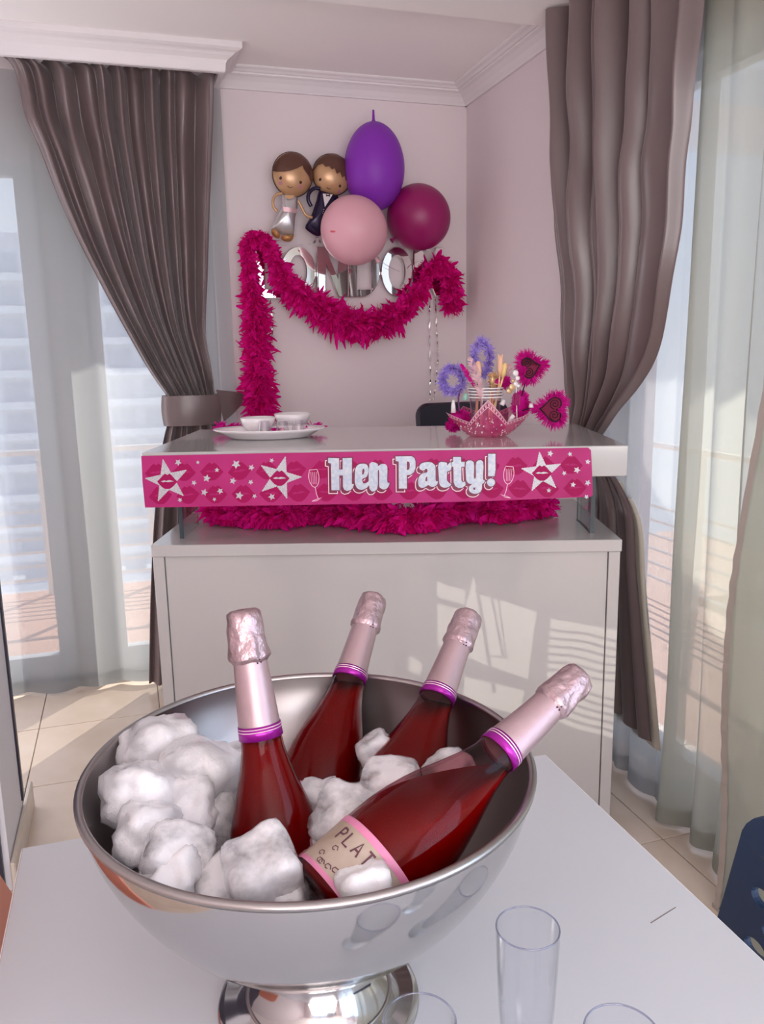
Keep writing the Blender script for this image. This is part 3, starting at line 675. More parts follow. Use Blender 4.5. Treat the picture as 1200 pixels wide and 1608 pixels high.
tp, cp, rp, _z = balloon('latex_balloon', 'pale pink round balloon in front of the silver letters', (556, 362), (52, 53), 3.34, M['bl_pink'], 'bot', .0, -.7)
MB().poly([[(x, y) for x, y in [(518, 363), (521, 361.5), (527, 362.5), (526, 365), (520, 365)]]], lambda x, y, z: (lambda P: P+(CO-P).normalized()*0)(ony(x, y, 3.34-sqrt(max(0, rp*rp-(ony(x, y, 3.34)-cp).length_squared))-.002))).build('red_mark', mat('red_mark', (.62, .09, .11), .5), tp)

# ------------------------------------------------------------------ bride and groom foil balloons
ZP = lambda x, y: (410+x/7.5, 230+y/7.5)
FY = 3.50
def puff(loop, depth, Y=FY, n=7):
    """cushion inflated from an outline given in crop pixels"""
    P = [ony(*ZP(x, y), Y) for x, y in loop]; P = catmull([tuple(p) for p in P], 4, True); c = sum(P, V(0, 0, 0))/len(P); m = MB(); N = len(P)
    for sgn in (-1, 1):
        b = len(m.v)
        for k in range(n):
            t_ = 1-k/n; h = depth*sqrt(max(0, 1-t_*t_))
            m.v += [c+(p-c)*t_+V(0, sgn*h, 0) for p in P]
        m.v.append(c+V(0, sgn*depth, 0))
        for k in range(n-1):
            for i in range(N): m.f.append((b+k*N+i, b+k*N+(i+1) % N, b+(k+1)*N+(i+1) % N, b+(k+1)*N+i))
        for i in range(N): m.f.append((b+(n-1)*N+i, b+(n-1)*N+(i+1) % N, b+n*N))
    return m
def armtube(pts, r, Y): return MB().tube(catmull([tuple(ony(*ZP(x, y), Y)) for x, y in pts], 5), r, 10)
SC = (ony(460, 270, FY)-CO).dot(_w)/F_PX/7.5
def head(par, cz, rz, line, Y, smile, eyes, cheeks):
    c = ony(*ZP(*cz), Y); rx, rzz = rz[0]*SC, rz[1]*SC; ry = rx*.62
    hd = MB().ell(c, (rx, ry, rzz), 48, 32).build('head', M['skin'], par, smooth=True)
    def surf(x, y, lift, k=1.0):
        p = ony(*ZP(x, y), Y); dx, dz = (p.x-c.x)/(rx*k), (p.z-c.z)/(rzz*k); q = dx*dx+dz*dz
        if q > 1: s_ = 1/sqrt(q); dx *= s_; dz *= s_; q = 1
        return V(c.x+dx*rx*k, c.y-ry*k*sqrt(max(0, 1-q))-lift, c.z+dz*rzz*k)
    xs = [p[0] for p in line]; x0, x1 = cz[0]-rz[0]*1.035, cz[0]+rz[0]*1.035
    def hl(x):
        for (a, b), (c_, d) in zip(line, line[1:]):
            if a <= x <= c_: return b+(d-b)*(x-a)/max(c_-a, 1e-6)
        return line[0][1] if x < line[0][0] else line[-1][1]
    def hfn(u, v):
        x = x0+(x1-x0)*(.5-.5*cos(pi*u)); q = 1-((x-cz[0])/(rz[0]*1.036))**2; top = cz[1]-rz[1]*1.035*sqrt(max(0, q))*(1+.012*sin(14*u))
        return surf(x, top+(max(hl(x), top)-top)*v, .0012, 1.035)
    hr = MB().grid(hfn, 140, 14)
    hr.grid(lambda u, v: V(c.x+rx*1.035*cos(2*pi*u)*sin(pi*.5*v), c.y+ry*1.02*cos(pi*.5*v)+.0, c.z+rzz*1.035*sin(2*pi*u)*sin(pi*.5*v)), 40, 10)
    hr.build('hair', M['hair'], par, smooth=True)
    for ex, ey, er in eyes:
        f = MB(); f.add([surf(ex, ey, .0022)]+[surf(ex+er*.8*cos(2*pi*k/14), ey+er*sin(2*pi*k/14), .0016) for k in range(14)], [(0, 1+k, 1+(k+1) % 14) for k in range(14)]); f.build('eye', M['brown'], hd)
    g = MB(); sm = catmull(smile, 5); Lh, Rh = stroke([(p.x, p.y) for p in sm], 6); n = len(Lh)
    g.add([surf(p.x, p.y, .0016) for p in Lh+Rh], [(i, i+1, n+i+1, n+i) for i in range(n-1)]); g.build('smile', M['brown'], hd)
    for ex, ey, er in cheeks:
        h = MB(); h.add([surf(ex, ey, .0018)]+[surf(ex+er*cos(2*pi*k/16), ey+er*sin(2*pi*k/16), .0013) for k in range(16)], [(0, 1+k, 1+(k+1) % 16) for k in range(16)]); h.build('cheek', M['cheek'], hd)
    return hd
bride = thing('foil_balloon', 'foil bride balloon in a silver dress with brown hair', 'balloon', ony(*ZP(270, 1110), FY), group='bride and groom foil balloons')
head(bride, (371, 332), (236, 247), [(133, 300), (180, 318), (250, 325), (320, 316), (400, 288), (462, 252), (474, 290), (510, 338), (545, 372), (560, 410), (592, 440), (612, 400)], FY-.01,
     [(290, 485), (325, 506), (352, 496)], [(212, 393, 19), (440, 448, 19)], [(215, 447, 22), (437, 496, 24)])
puff([(255, 560), (330, 545), (415, 575), (432, 640), (430, 740), (402, 850), (385, 1030), (330, 1050), (250, 1040), (190, 1010), (130, 965), (175, 850), (215, 770), (250, 690)], .040).build('dress', M['dress'], bride, smooth=True)
for lp in ([(122, 975), (150, 965), (205, 1010), (225, 1050), (210, 1085), (165, 1070), (130, 1030)], [(238, 1060), (265, 1040), (330, 1050), (384, 1030), (380, 1080), (345, 1120), (290, 1120), (248, 1100)]):
    puff(lp, .026, FY-.012).build('foot', M['peach'] if False else mat('tan_shoe_foil', (.50, .24, .09), .3, .3), bride, smooth=True)
MB().grid(lambda u, v: ony(*ZP(262+166*u, 708+26*u+56*v), FY-.043-.004*sin(pi*u)), 10, 3).build('sash', M['sash'], bride, smooth=True)
MB().grid(lambda u, v: ony(*ZP(272+130*u, 575+44*v*(1-(2*u-1)**2)), FY-.038), 10, 3).build('neck', M['skin'], bride, smooth=True)
armtube([(252, 556), (185, 565), (142, 625), (148, 710), (190, 765)], .0052*1.0+.001, FY-.02).build('arm', M['skin'], bride, smooth=True)
armtube([(438, 640), (478, 715), (528, 805), (605, 838)], .006, FY-.03).build('arm', M['skin'], bride, smooth=True)
groom = thing('foil_balloon', 'foil groom balloon in a dark suit with a bow tie', 'balloon', ony(*ZP(650, 1060), FY), group='bride and groom foil balloons')
head(groom, (836, 335), (235, 233), [(598, 300), (650, 240), (700, 225), (730, 270), (770, 262), (800, 305), (830, 285), (855, 355), (895, 330), (920, 395), (950, 375), (968, 430), (985, 415), (990, 480), (1030, 440), (1075, 360)], FY-.005,
     [(752, 500), (778, 517), (802, 514)], [(676, 408, 17), (902, 487, 17)], [(905, 545, 22)])
puff([(690, 520), (800, 510), (895, 570), (905, 650), (800, 790), (760, 900), (720, 1030), (650, 1055), (540, 985), (522, 940), (560, 870), (600, 790), (650, 640)], .038).build('suit', M['suit'], groom, smooth=True)
MB().poly([[(728, 555), (845, 565), (752, 715)]], lambda x, y, z: ony(*ZP(x, y), FY-.0415)).build('shirt', M['shirt'], groom)
MB().poly([[(762, 560), (788, 570), (812, 560), (815, 592), (788, 584), (765, 590)]], lambda x, y, z: ony(*ZP(x, y), FY-.0445)).build('bow_tie', M['brown'], groom)
armtube([(695, 500), (630, 492), (568, 545), (556, 630), (592, 705)], .0078, FY-.018).build('arm', M['suit'], groom, smooth=True)
for k in range(3): MB().ell(ony(*ZP(740-6*k, 742+22*k), FY-.040), (.0016, .001, .0016), 8, 6).build('button', M['shirt'], groom)
# silver curling ribbons
def ribbon(name, label, pts, Y, w=.004, tw=16):
    P = catmull([tuple(ony(x, y, Y)) for x, y in pts], 10); m = MB(); vs = []
    for i, p in enumerate(P):
        a = i/len(P)*tw; vs += [p+V(cos(a)*w, sin(a)*w*.8, 0), p-V(cos(a)*w, sin(a)*w*.8, 0)]
    m.add(vs, [(2*i, 2*i+1, 2*i+3, 2*i+2) for i in range(len(P)-1)]); o = m.build(name, M['silver'], None, label=label, cat='ribbon', group='silver ribbons on the wall')
    return o
ribbon('curling_ribbon', 'silver ribbon hanging beside the long end of the feather boa', [(424, 470), (428, 520), (422, 560), (427, 600), (431, 640), (428, 662)], 3.545, tw=30)
ribbon('curling_ribbon', 'silver ribbon hanging from the last letters, nearest the boa end', [(684, 470), (686, 520), (688, 560), (684, 600), (681, 632)], 3.565, tw=34)
ribbon('curling_ribbon', 'straight silver ribbon hanging below the last letters, beside the twisted one', [(675, 470), (675, 530), (676, 590), (675, 630)], 3.565, tw=26)
ribbon('curling_ribbon', 'silver ribbon tied under the groom balloon along the letter tops', [(434, 384), (455, 386), (478, 384), (492, 382), (498, 372), (504, 382)], 3.545, .005, 20)
ribbon('curling_ribbon', 'silver ribbon under the pink balloon crossing two letters', [(592, 402), (605, 415), (628, 427)], 3.53, .0025, 4)
ribbon('curling_ribbon', 'thin dark curl of ribbon over the last two letters', [(645, 420), (655, 411), (668, 410), (690, 412)], 3.535, .002, 3)

# ------------------------------------------------------------------ feathers
def feather(mb, p, d, ln, wd, curl, rnd, seg=4):
    d = d.normalized(); sd = d.cross(Vector((rnd.uniform(-1, 1), rnd.uniform(-1, 1), rnd.uniform(-1, 1)))).normalized(); q = Vector(p); b = len(mb.v); vs = []
    for k in range(seg+1):
        t_ = k/seg; w = wd*(.25+.75*sin(pi*min(.93, .10+.90*t_))**.6)*(1 if k < seg else .45); vs += [q+sd*w*.5, q-sd*w*.5]
        d = (d+curl*(1.0/seg)).normalized(); q = q+d*(ln/seg)
    mb.add(vs, [(2*k, 2*k+1, 2*k+3, 2*k+2) for k in range(seg)])
def boa(name, label, P, rad0, per_m, seed, ymax=None, zmin=None, flatY=1.0, thick=None):
    rnd = random.Random(seed); P = [Vector(p) for p in P]
    t = thing(name, label, 'feather boa', min(P, key=lambda q: q.z))
    MB().tube(P, .007, 8).build('cord', M['boacore'], t, smooth=True)
    m = MB(); cum = [0]
    for a, b in zip(P, P[1:]): cum.append(cum[-1]+(b-a).length)
    Ltot = cum[-1]; n = int(Ltot*per_m)
    for i in range(n):
        s_ = rnd.random()*Ltot; k = max(j for j in range(len(cum)-1) if cum[j] <= s_); fr = (s_-cum[k])/max(1e-6, cum[k+1]-cum[k])
        rad = rad0*(thick[min(len(thick)-1, int(s_/Ltot*len(thick)))] if thick else 1.0)
        p = P[k].lerp(P[k+1], fr); T = (P[k+1]-P[k]).normalized(); o1 = T.orthogonal().normalized(); o2 = T.cross(o1); a = rnd.uniform(0, 2*pi)
        rdir = o1*cos(a)+o2*sin(a); d = rdir+T*rnd.uniform(-1, 1)+V(rnd.uniform(-.5, .5), rnd.uniform(-.5, .5), rnd.uniform(-.8, .3))
        big = rnd.random() < .22; ln = rad*(rnd.uniform(.85, 1.35) if big else rnd.uniform(.35, .80)); wd = rnd.uniform(.014, .024) if big else rnd.uniform(.010, .020)
        p = p+rdir*rad*rnd.uniform(0, .45); p.y = P[k].y+(p.y-P[k].y)*flatY
        d.y *= flatY
        feather(m, p, d, ln, wd, V(rnd.uniform(-1, 1), rnd.uniform(-.8, .8)*flatY, -.5+rnd.uniform(-.8, .8)), rnd)
        for q in range(3):                                  # soft down between the feathers
            dv = V(rnd.gauss(0, 1), rnd.gauss(0, 1)*flatY, rnd.gauss(0, 1)).normalized()
            feather(m, P[k].lerp(P[k+1], fr)+dv*rad*rnd.uniform(.15, .75), dv+V(0, 0, -.2), rad*rnd.uniform(.3, .6), rnd.uniform(.0018, .0045), V(rnd.uniform(-1, 1), rnd.uniform(-1, 1)*flatY, rnd.uniform(-1, .6)), rnd, 2)
    if ymax is not None or zmin is not None:
        for q in m.v:
            if ymax is not None and q.y > ymax: q.y = ymax-(q.y-ymax)*.2
            if zmin is not None and q.z < zmin: q.z = zmin+abs(q.z-zmin)*.15
    m.build('feathers', M['boa'], t, kind='stuff'); return t
bp_ = [(412, 652), (406, 600), (404, 550), (402, 500), (395, 450), (391, 410), (388, 388), (396, 375), (414, 376), (428, 398), (442, 434), (470, 464), (500, 484), (532, 500), (566, 512), (600, 506), (630, 488), (655, 462), (668, 440), (682, 418), (692, 413), (703, 432), (711, 458), (711, 484)]
boa('feather_boa', 'hot magenta feather boa swagged across the wall under the balloons', catmull([tuple(ony(x, y, 3.50)) for x, y in bp_], 4), .064, 3300, 5, ymax=3.592, flatY=.7, thick=[1.1, 1.1, 1.0, 1.0, .9, .75, .55, .5, .55, .6, .75, .95, 1.05, 1.15, 1.2, 1.1, 1.0, .85, .7, .55, .6, .75, .8])
bs = [(.10, .30), (.18, .25), (.26, .22), (.34, .20), (.40, .27), (.48, .24), (.56, .19), (.62, .15), (.68, .12), (.74, .14), (.80, .22), (.87, .26), (.95, .24), (1.02, .28), (1.12, .33)]
boa('feather_boa', 'hot magenta feather boa lying on the lower shelf of the bar under the banner', catmull([tuple(bar(u, d, ZB+.035)) for u, d in bs], 4), .050, 3200, 9, zmin=ZB+.002)

# ------------------------------------------------------------------ bar top: platter, bowls, shot glasses
PC = onz(424, 687, ZT); PC.z = ZT
pt = thing('oval_platter', 'large white oval platter on the bar top', 'platter', PC+V(0, 0, .0005))
Rz_ = Matrix.Rotation(-BA*.8, 4, 'Z')
pprof = [(.001, .004), (.095, .004), (.118, .010), (.145, .024), (.166, .029), (.168, .026), (.148, .019), (.122, .004), (.112, .0), (.001, .0)]
MB().lathe([(r, z) for r, z in pprof], 72, Matrix.Translation(pt.location) @ Rz_, 1, .66, False, False).build('dish', M['porcelain'], pt, smooth=True)
def wbowl(c, r, h, label):
    t = thing('dip_bowl', label, 'bowl', c, group='white bowls on the platter')
    prof = [(.001, .0), (r*.45, 0), (r*.50, .004), (r*.75, h*.35), (r*.93, h*.7), (r, h), (r-.003, h+.001), (r*.93-.004, h*.72), (r*.72, h*.38), (r*.4, .010), (.001, .008)]
    MB().lathe(prof, 48, None, 1, 1, False, False).build('bowl_wall', M['porcelain'], t, smooth=True, local=True)
ZPL = ZT+.0046
def onplat(x, y): p = onz(x, y, ZPL); return p
wbowl(onplat(406, 681)+V(0, .0, 0), .054, .050, 'white bowl on the oval platter, behind the feather pieces')
wbowl(onplat(463, 677)+V(0, .03, 0), .058, .054, 'white bowl on the oval platter, behind the shot glasses, standing higher')
for x, y, lb in ((416, 684, 'upturned clear shot glass in front of the two white bowls, nearest the feather pieces'), (444, 683.5, 'upturned clear shot glass between the other two glasses on the platter'), (469, 682, 'upturned clear shot glass in front of the taller white bowl')):
    c = onplat(x, y); t = thing('shot_glass', lb, 'glass', c, group='upturned shot glasses')
    MB().lathe([(.022, 0), (.0205, .008), (.0155, .042), (.0145, .044), (.001, .044)], 28, None, 1, 1, False, False).build('cup', M['shot'], t, smooth=True, local=True, auto=40)
    MB().lathe([(.0222, 0), (.0222, .002), (.0208, .002), (.0208, 0)], 28, None, 1, 1, False, False).build('lip', M['shot'], t, local=True)
rf = random.Random(3)
for x, y, s_ in ((350, 676, .030), (343, 680, .02), (371, 676, .022), (394, 679, .026), (436, 681, .016), (494, 677, .03), (486, 680, .018)):
    m = MB(); c = onplat(x, y)
    for k in range(34):
        feather(m, c+V(rf.uniform(-.6, .6)*s_, rf.uniform(-.2, .2)*s_, rf.uniform(.006, .012)), V(rf.uniform(-1, 1), rf.uniform(-.5, .5), rf.uniform(.1, 1)), s_*rf.uniform(.6, 1), .008, V(rf.uniform(-.5, .5), 0, -.3), rf, 3)
    m.build('feather_tuft', M['hotpink'], None, label='loose hot pink feather tuft on the oval platter', cat='feather', group='feather tufts on the platter')
MB().ell(onplat(398, 684)+V(0, 0, .005), (.007, .007, .005), 14, 10).build('mint_sweet', M['white'], None, smooth=True, label='small white sweet on the oval platter', cat='sweet')

# ------------------------------------------------------------------ bandana bowl and its party props
AC = onz(768, 686, ZT); AC.z = ZT+.0006; AC = AC+BD*.03
toC = (CO-AC); toC.z = 0; toC.normalize(); sideC = V(-toC.y, toC.x, 0)*-1      # sideC points right in the photo
if sideC.dot(_r) < 0: sideC = -sideC
HT = [.110, .068, .080, .080, .072]; VL = .045
def brim(th):
    k = (th/(2*pi)*5) % 5; i = int(round(k)) % 5; d = abs(k-round(k))*2
    return i, d
def bfun(th, t_, off=0):
    i, d = brim(th); h = HT[i]*(1-d)+VL*d; rr_ = .126*(1-d)+.088*d
    if i == 0: rr_ = .096*(1-d)+.088*d
    z = h*t_; r = .052+(rr_-.052)*(t_**.75)+off
    return AC + toC*cos(th)*r + sideC*sin(th)*r + V(0, 0, z)
bw = thing('bandana_bowl', 'pink translucent handkerchief bowl with white dots and pointed rim', 'bowl', AC)
m = MB().grid(lambda u, v: bfun(2*pi*u, v), 120, 14, True); m.add([AC+V(0, 0, .0015)]+[bfun(2*pi*k/40, 0)+V(0, 0, .0015) for k in range(40)], [(0, 1+k, 1+(k+1) % 40) for k in range(40)])
m.build('bowl_wall', M['acrylic'], bw, smooth=True)
m = MB()
for a, b in ((.965, 1.0), (.80, .825), (.93, .945)): m.grid(lambda u, v: bfun(2*pi*u, a+(b-a)*v, .0008), 120, 1, True)
for k in range(150):
    if k % 2 == 0: m.grid(lambda u, v: bfun(2*pi*(k+u*.9)/150, .845+.065*v, .0008), 1, 1)
m.build('border_print', M['pale'], bw, smooth=True)
m = MB(); rd_ = random.Random(2)
for k in range(150):
    th = rd_.uniform(0, 2*pi); t_ = rd_.uniform(.12, .74); c = bfun(th, t_, .0014); e1 = (bfun(th+.05, t_, .0009)-c).normalized(); e2 = (bfun(th, t_+.05, .0009)-c).normalized(); r = rd_.choice((.0013, .0018, .0024))
    m.add([c]+[c+e1*r*cos(2*pi*q/8)+e2*r*sin(2*pi*q/8) for q in range(8)], [(0, 1+q, 1+(q+1) % 8) for q in range(8)])
m.build('dot_print', M['white'], bw)
def apl(x, y, dd=0.0):
    """pixel to a point on an upright plane through the bowl centre, pushed dd towards the viewer"""
    return onp(x, y, AC+toC*dd, toC)
# stack of clear cups
cb = apl(762, 672, .012); cup_t = apl(762, 608, .012); ch_ = cup_t.z-(ZT+.012); cb.z = ZT+.010
cs = thing('plastic_cup', 'stack of clear plastic cups with white rims standing in the bandana bowl', 'cup', cb)
MB().lathe([(.036, 0), (.0485, ch_), (.047, ch_), (.035, .002)], 40, Matrix.Translation(cb), 1, 1, False, False).build('cup_wall', M['clear'], cs, smooth=True)
for k in range(4):
    z = ch_-.0085*k; MB().lathe([(.0485, z-.002), (.0515, z-.0015), (.0515, z+.0015), (.0485, z+.002)], 40, Matrix.Translation(cb), 1, 1, False, False).build('rim', M['white'], cs, smooth=True)
def stick(name, label, cat, pts, r, m, dd=0.0, grp='party props in the bandana bowl', top=None):
    P = [apl(x, y, dd) for x, y in pts]; t = thing(name, label, cat, P[0], group=grp)
    MB().tube(catmull([tuple(p) for p in P], 5), r, 8).build('stick', m, t, smooth=True); return t, P
# peach and yellow straws with moulded tops
for pts, m_, lb in ((((757, 655), (754, 600), (751, 570)), 'peach', 'peach party straw with a thick top beside the blush feather'), (((776, 650), (784, 600), (786, 562)), 'peach', 'tall peach party straw with a notched top in the cup stack'), (((772, 650), (788, 600), (793, 573)), 'yellow', 'yellow party straw leaning against the tall peach straw'), (((768, 655), (771, 610), (774, 590)), 'gold', 'gold frilled party straw in the middle of the cup stack')):
    t, P = stick('party_straw', lb, 'straw', pts, .003, M[m_], .012)
    d = (P[2]-P[1]).normalized(); q = P[2]; s0 = P[1].lerp(P[2], .25)
    MB().tube([s0, s0.lerp(q, .4), s0.lerp(q, .8), q, q+d*.006], [.004, .0085, .0082, .0075, .003], 10).build('moulded_top', M[m_], t, smooth=True)
    if m_ == 'gold':
        g = MB(); rg = random.Random(8)
        for k in range(60): feather(g, s0.lerp(q, rg.uniform(-.3, 1.2)), V(rg.uniform(-1, 1), rg.uniform(-1, 0), rg.uniform(-.2, 1)), rg.uniform(.012, .024), .005, V(0, 0, 0), rg, 2)
        g.build('frill', M['gold'], t)
    if m_ == 'peach' and 'notched' in lb:
        for sx_ in (-1, 1): MB().tube([q+sideC*sx_*.004, q+sideC*sx_*.006+V(0, 0, .010)], [.004, .0012], 6).build('notch', M['peach'], t)
def plume(name, label, base, tip, wd, m_, dd, bend=0.0, seed=1, n=130):
    rnd = random.Random(seed); a = apl(*base, dd); b = apl(*tip, dd); ax = (b-a); side = ax.cross(toC).normalized()
    t = thing(name, label, 'feather', a, group='party props in the bandana bowl')
    mid = (a+b)/2+side*bend; sp = catmull([tuple(a), tuple(mid), tuple(b)], 10)
    MB().tube(sp, [.0022-.0018*i/(len(sp)-1) for i in range(len(sp))], 6).build('quill', M[m_], t)
    v = MB()
    for k in range(n):
        f = .12+.88*k/n; p = lerp_list(sp, f); w = wd*(sin(pi*min(.98, f))**.7)*rnd.uniform(.75, 1.1)+.002
        feather(v, p, side*(1 if k % 2 else -1)+ax.normalized()*rnd.uniform(.6, 1.1)+toC*rnd.uniform(-.25, .25), w, .0035, V(0, 0, rnd.uniform(-.2, .1)), rnd, 3)
    v.build('vane', M[m_], t)
plume('feather_plume', 'blush pink feather standing in front of the cup stack', (758, 632), (737, 562), .017, 'blush', .062, .004, 1)
plume('feather_plume', 'magenta pointed feather leaning behind the blush feather', (748, 610), (724, 572), .009, 'hotpink', .05, 0, 2, 80)
plume('feather_plume', 'white fluffy feather behind the yellow straw', (796, 600), (801, 572), .012, 'blush', -.02, 0, 3, 60)
# lilac marabou loops on dark stalks (head boppers)
def loop(label, ctr, rx, ry, stalk, dd, seed):
    rnd = random.Random(seed); P = [apl(ctr[0]+rx*cos(2*pi*k/26), ctr[1]+ry*sin(2*pi*k/26), dd) for k in range(26)]
    t = thing('marabou_bopper', label, 'bopper', apl(*stalk[0], dd), group='lilac boppers')
    MB().tube(P, .003, 6, True).build('hoop', M['plum'], t, smooth=True)
    MB().tube(catmull([tuple(apl(x, y, dd)) for x, y in stalk], 5), .0025, 6).build('stalk', M['plum'], t, smooth=True)
    f = MB()
    for k in range(1100):
        a = rnd.random()*26; i = int(a) % 26; p = P[i].lerp(P[(i+1) % 26], a % 1)
        feather(f, p, V(rnd.uniform(-1, 1), rnd.uniform(-1, 1), rnd.uniform(-1, 1)), rnd.uniform(.010, .026), .0034, V(0, 0, -.1), rnd, 2)
    f.build('marabou', M['lilac'], t, kind='stuff')
loop('lilac fluffy loop bopper leaning out beyond the bar stool side of the bowl', (711, 597), 16, 19, ((722, 648), (720, 625), (724, 608)), -.02, 4)
loop('lilac fluffy loop bopper rising above the cup stack', (757, 562), 12, 26, ((748, 640), (750, 610), (752, 588)), -.05, 6)
# heart boppers
def heart_loop(cx, cy, s, rot):
    P = []
    for k in range(40):
        a = 2*pi*k/40; x = 16*sin(a)**3; y = -(13*cos(a)-5*cos(2*a)-2*cos(3*a)-cos(4*a)); x, y = x*s/16, y*s/16
        P.append((cx+x*cos(rot)-y*sin(rot), cy+x*sin(rot)+y*cos(rot)))
    return P
def heart(label, c, s, rot, stem, seed, dd, furx):
    rnd = random.Random(seed); t = thing('heart_bopper', label, 'bopper', apl(*stem[0], dd), group='heart boppers')
    lp = heart_loop(*c, s, rot); pl_h = lambda x, y, z: apl(x, y, dd+z)
    extruded([lp], pl_h, .010, 1.2).build('heart', M['heart'], t, smooth=False)
    MB().tube(catmull([tuple(apl(x, y, dd-.004)) for x, y in stem], 6), .0018, 6).build('spring_stem', M['swirl'], t, smooth=True)
    g = MB(); stroke_mesh(g, lp+[lp[0]], 2.0, pl_h, .0112)
    for sgn in (-1, 1):
        sp = []
        for k in range(34):
            a = k*.34; r = s*(.43-.0118*k); x, y = sgn*s*.46+r*cos(a*sgn), -s*.22+r*sin(a); sp.append((c[0]+x*cos(rot)-y*sin(rot), c[1]+x*sin(rot)+y*cos(rot)))
        stroke_mesh(g, sp, 1.4, pl_h, .0115)
    g.build('glitter_swirl', M['swirl'], t)
    f = MB(); n = len(lp)
    for k in range(1100):
        a = rnd.random()*n; i = int(a); q = a % 1; x = lp[i][0]*(1-q)+lp[(i+1) % n][0]*q; y = lp[i][1]*(1-q)+lp[(i+1) % n][1]*q
        p = apl(x, y, dd+rnd.uniform(0, .008)); o_ = (p-apl(*c, dd)).normalized()
        feather(f, p, o_+V(rnd.uniform(-.6, .6), rnd.uniform(-.6, .6), rnd.uniform(-.6, .6)), rnd.uniform(.012, .032), .0028, V(0, 0, -.1), rnd, 2)
    f.build('fur_trim', M['hotpink'], t, kind='stuff')
heart('fuzzy magenta heart bopper tilted sideways, higher above the bar', (833, 577), 16, 1.35+pi, ((815, 640), (822, 612), (828, 590)), 3, -.01, 0)
heart('fuzzy magenta heart bopper with upright swirls, sticking out low beside the taupe curtain', (867, 643), 19, 1.62, ((820, 645), (834, 641), (848, 643)), 5, .01, 0)
# puffs, tassel and small charms
def puffball(label, c, rx, ry, dd, seed, n=420):
    rnd = random.Random(seed); p0 = apl(*c, dd); s_ = (p0-CO).dot(_w)/F_PX; m = MB()
    for k in range(n):
        d = V(rnd.gauss(0, 1), rnd.gauss(0, 1), rnd.gauss(0, 1)).normalized(); side = sideC*d.x*rx*s_*.55+V(0, 0, d.z*ry*s_*.55)+toC*d.y*.012
        feather(m, p0+side, d, rnd.uniform(.010, .020), .005, V(0, 0, -.2), rnd, 2)
    m.ell(p0, (rx*s_*.6, .014, ry*s_*.6), 12, 8); m.build('feather_puff', M['hotpink'], None, label=label, cat='feather puff', group='hot pink puffs')
puffball('hot pink feather puff lying along the top of the cup stack', (786, 600), 17, 7, .0, 1)
puffball('hot pink feather puff filling the bandana bowl beside the tassel', (818, 635), 13, 26, -.02, 2, 700)
puffball('hot pink feather puff hanging over the bowl rim beside the bar stool', (722, 655), 18, 9, -.03, 3)
puffball('hot pink feather puff at the bottom of the bandana bowl', (776, 668), 22, 12, -.005, 4)
puffball('hot pink feather puff on the bar top next to the bar stool', (713, 668), 11, 5, -.06, 5)
t, P = stick('charm_stick', 'white and gold charm pick with a magenta tassel in the bandana bowl', 'party pick', ((812, 660), (811, 620), (810, 584)), .0014, M['white'], .045)
for k, (x, y, r, mm) in enumerate(((810, 586, 5, 'white'), (813, 594, 4, 'white'), (810, 603, 4, 'white'), (814, 606, 3, 'white'), (805, 608, 6, 'gold'), (800, 614, 5, 'gold'), (806, 598, 3, 'gold'))):
    q = apl(x, y, .048); s_ = (q-CO).dot(_w)/F_PX; MB().ell(q, (r*s_, .003, r*s_*.9), 10, 8).build('charm', M[mm], t, smooth=True)
q0, q1 = apl(811, 617, .047), apl(811, 638, .047)
MB().lathe([(.001, 0), (.007, -.002), (.010, -.012), (.0105, -.034), (.001, -.034)], 16, Matrix.Translation(q0), 1, 1, False, False, warp=lambda p, a, k: V(p.x*(1+.15*cos(8*a)), p.y*(1+.15*cos(8*a)), p.z)).build('tassel', M['bl_wine'], t, smooth=False)
for (a, b, mm, lb) in (((807, 652), (799, 662), 'white', 'white plastic clip on the rim of the bandana bowl'), ((712, 648), (712, 628), 'white', 'white stubby candle prop at the edge of the bandana bowl'), ((788, 636), (792, 628), 'white', 'small white charm lying on the hot pink puff'), ((834, 640), (834, 634), 'white', 'small white bead at the foot of the low heart bopper'), ((730, 628), (732, 618), 'mint', 'small mint green charm behind the cup stack')):
    p, q = apl(*a, .03), apl(*b, .03); MB().tube([p, p.lerp(q, .5), q], [.0075, .0065, .004], 8).build('small_prop', M[mm], None, smooth=True, label=lb, cat='party prop')
for x, m_ in ((748, 'coral'), (756, 'bl_pink'), (771, 'coral')):
    p = apl(x, 668, .012); q = apl(x+R_.uniform(-4, 4), 615, .012); MB().tube([p, q], .004, 8).build('coral_straw', M[m_], None, smooth=True, label='straight pink straw standing inside the clear cup stack', cat='straw', group='pink straws in the cups')

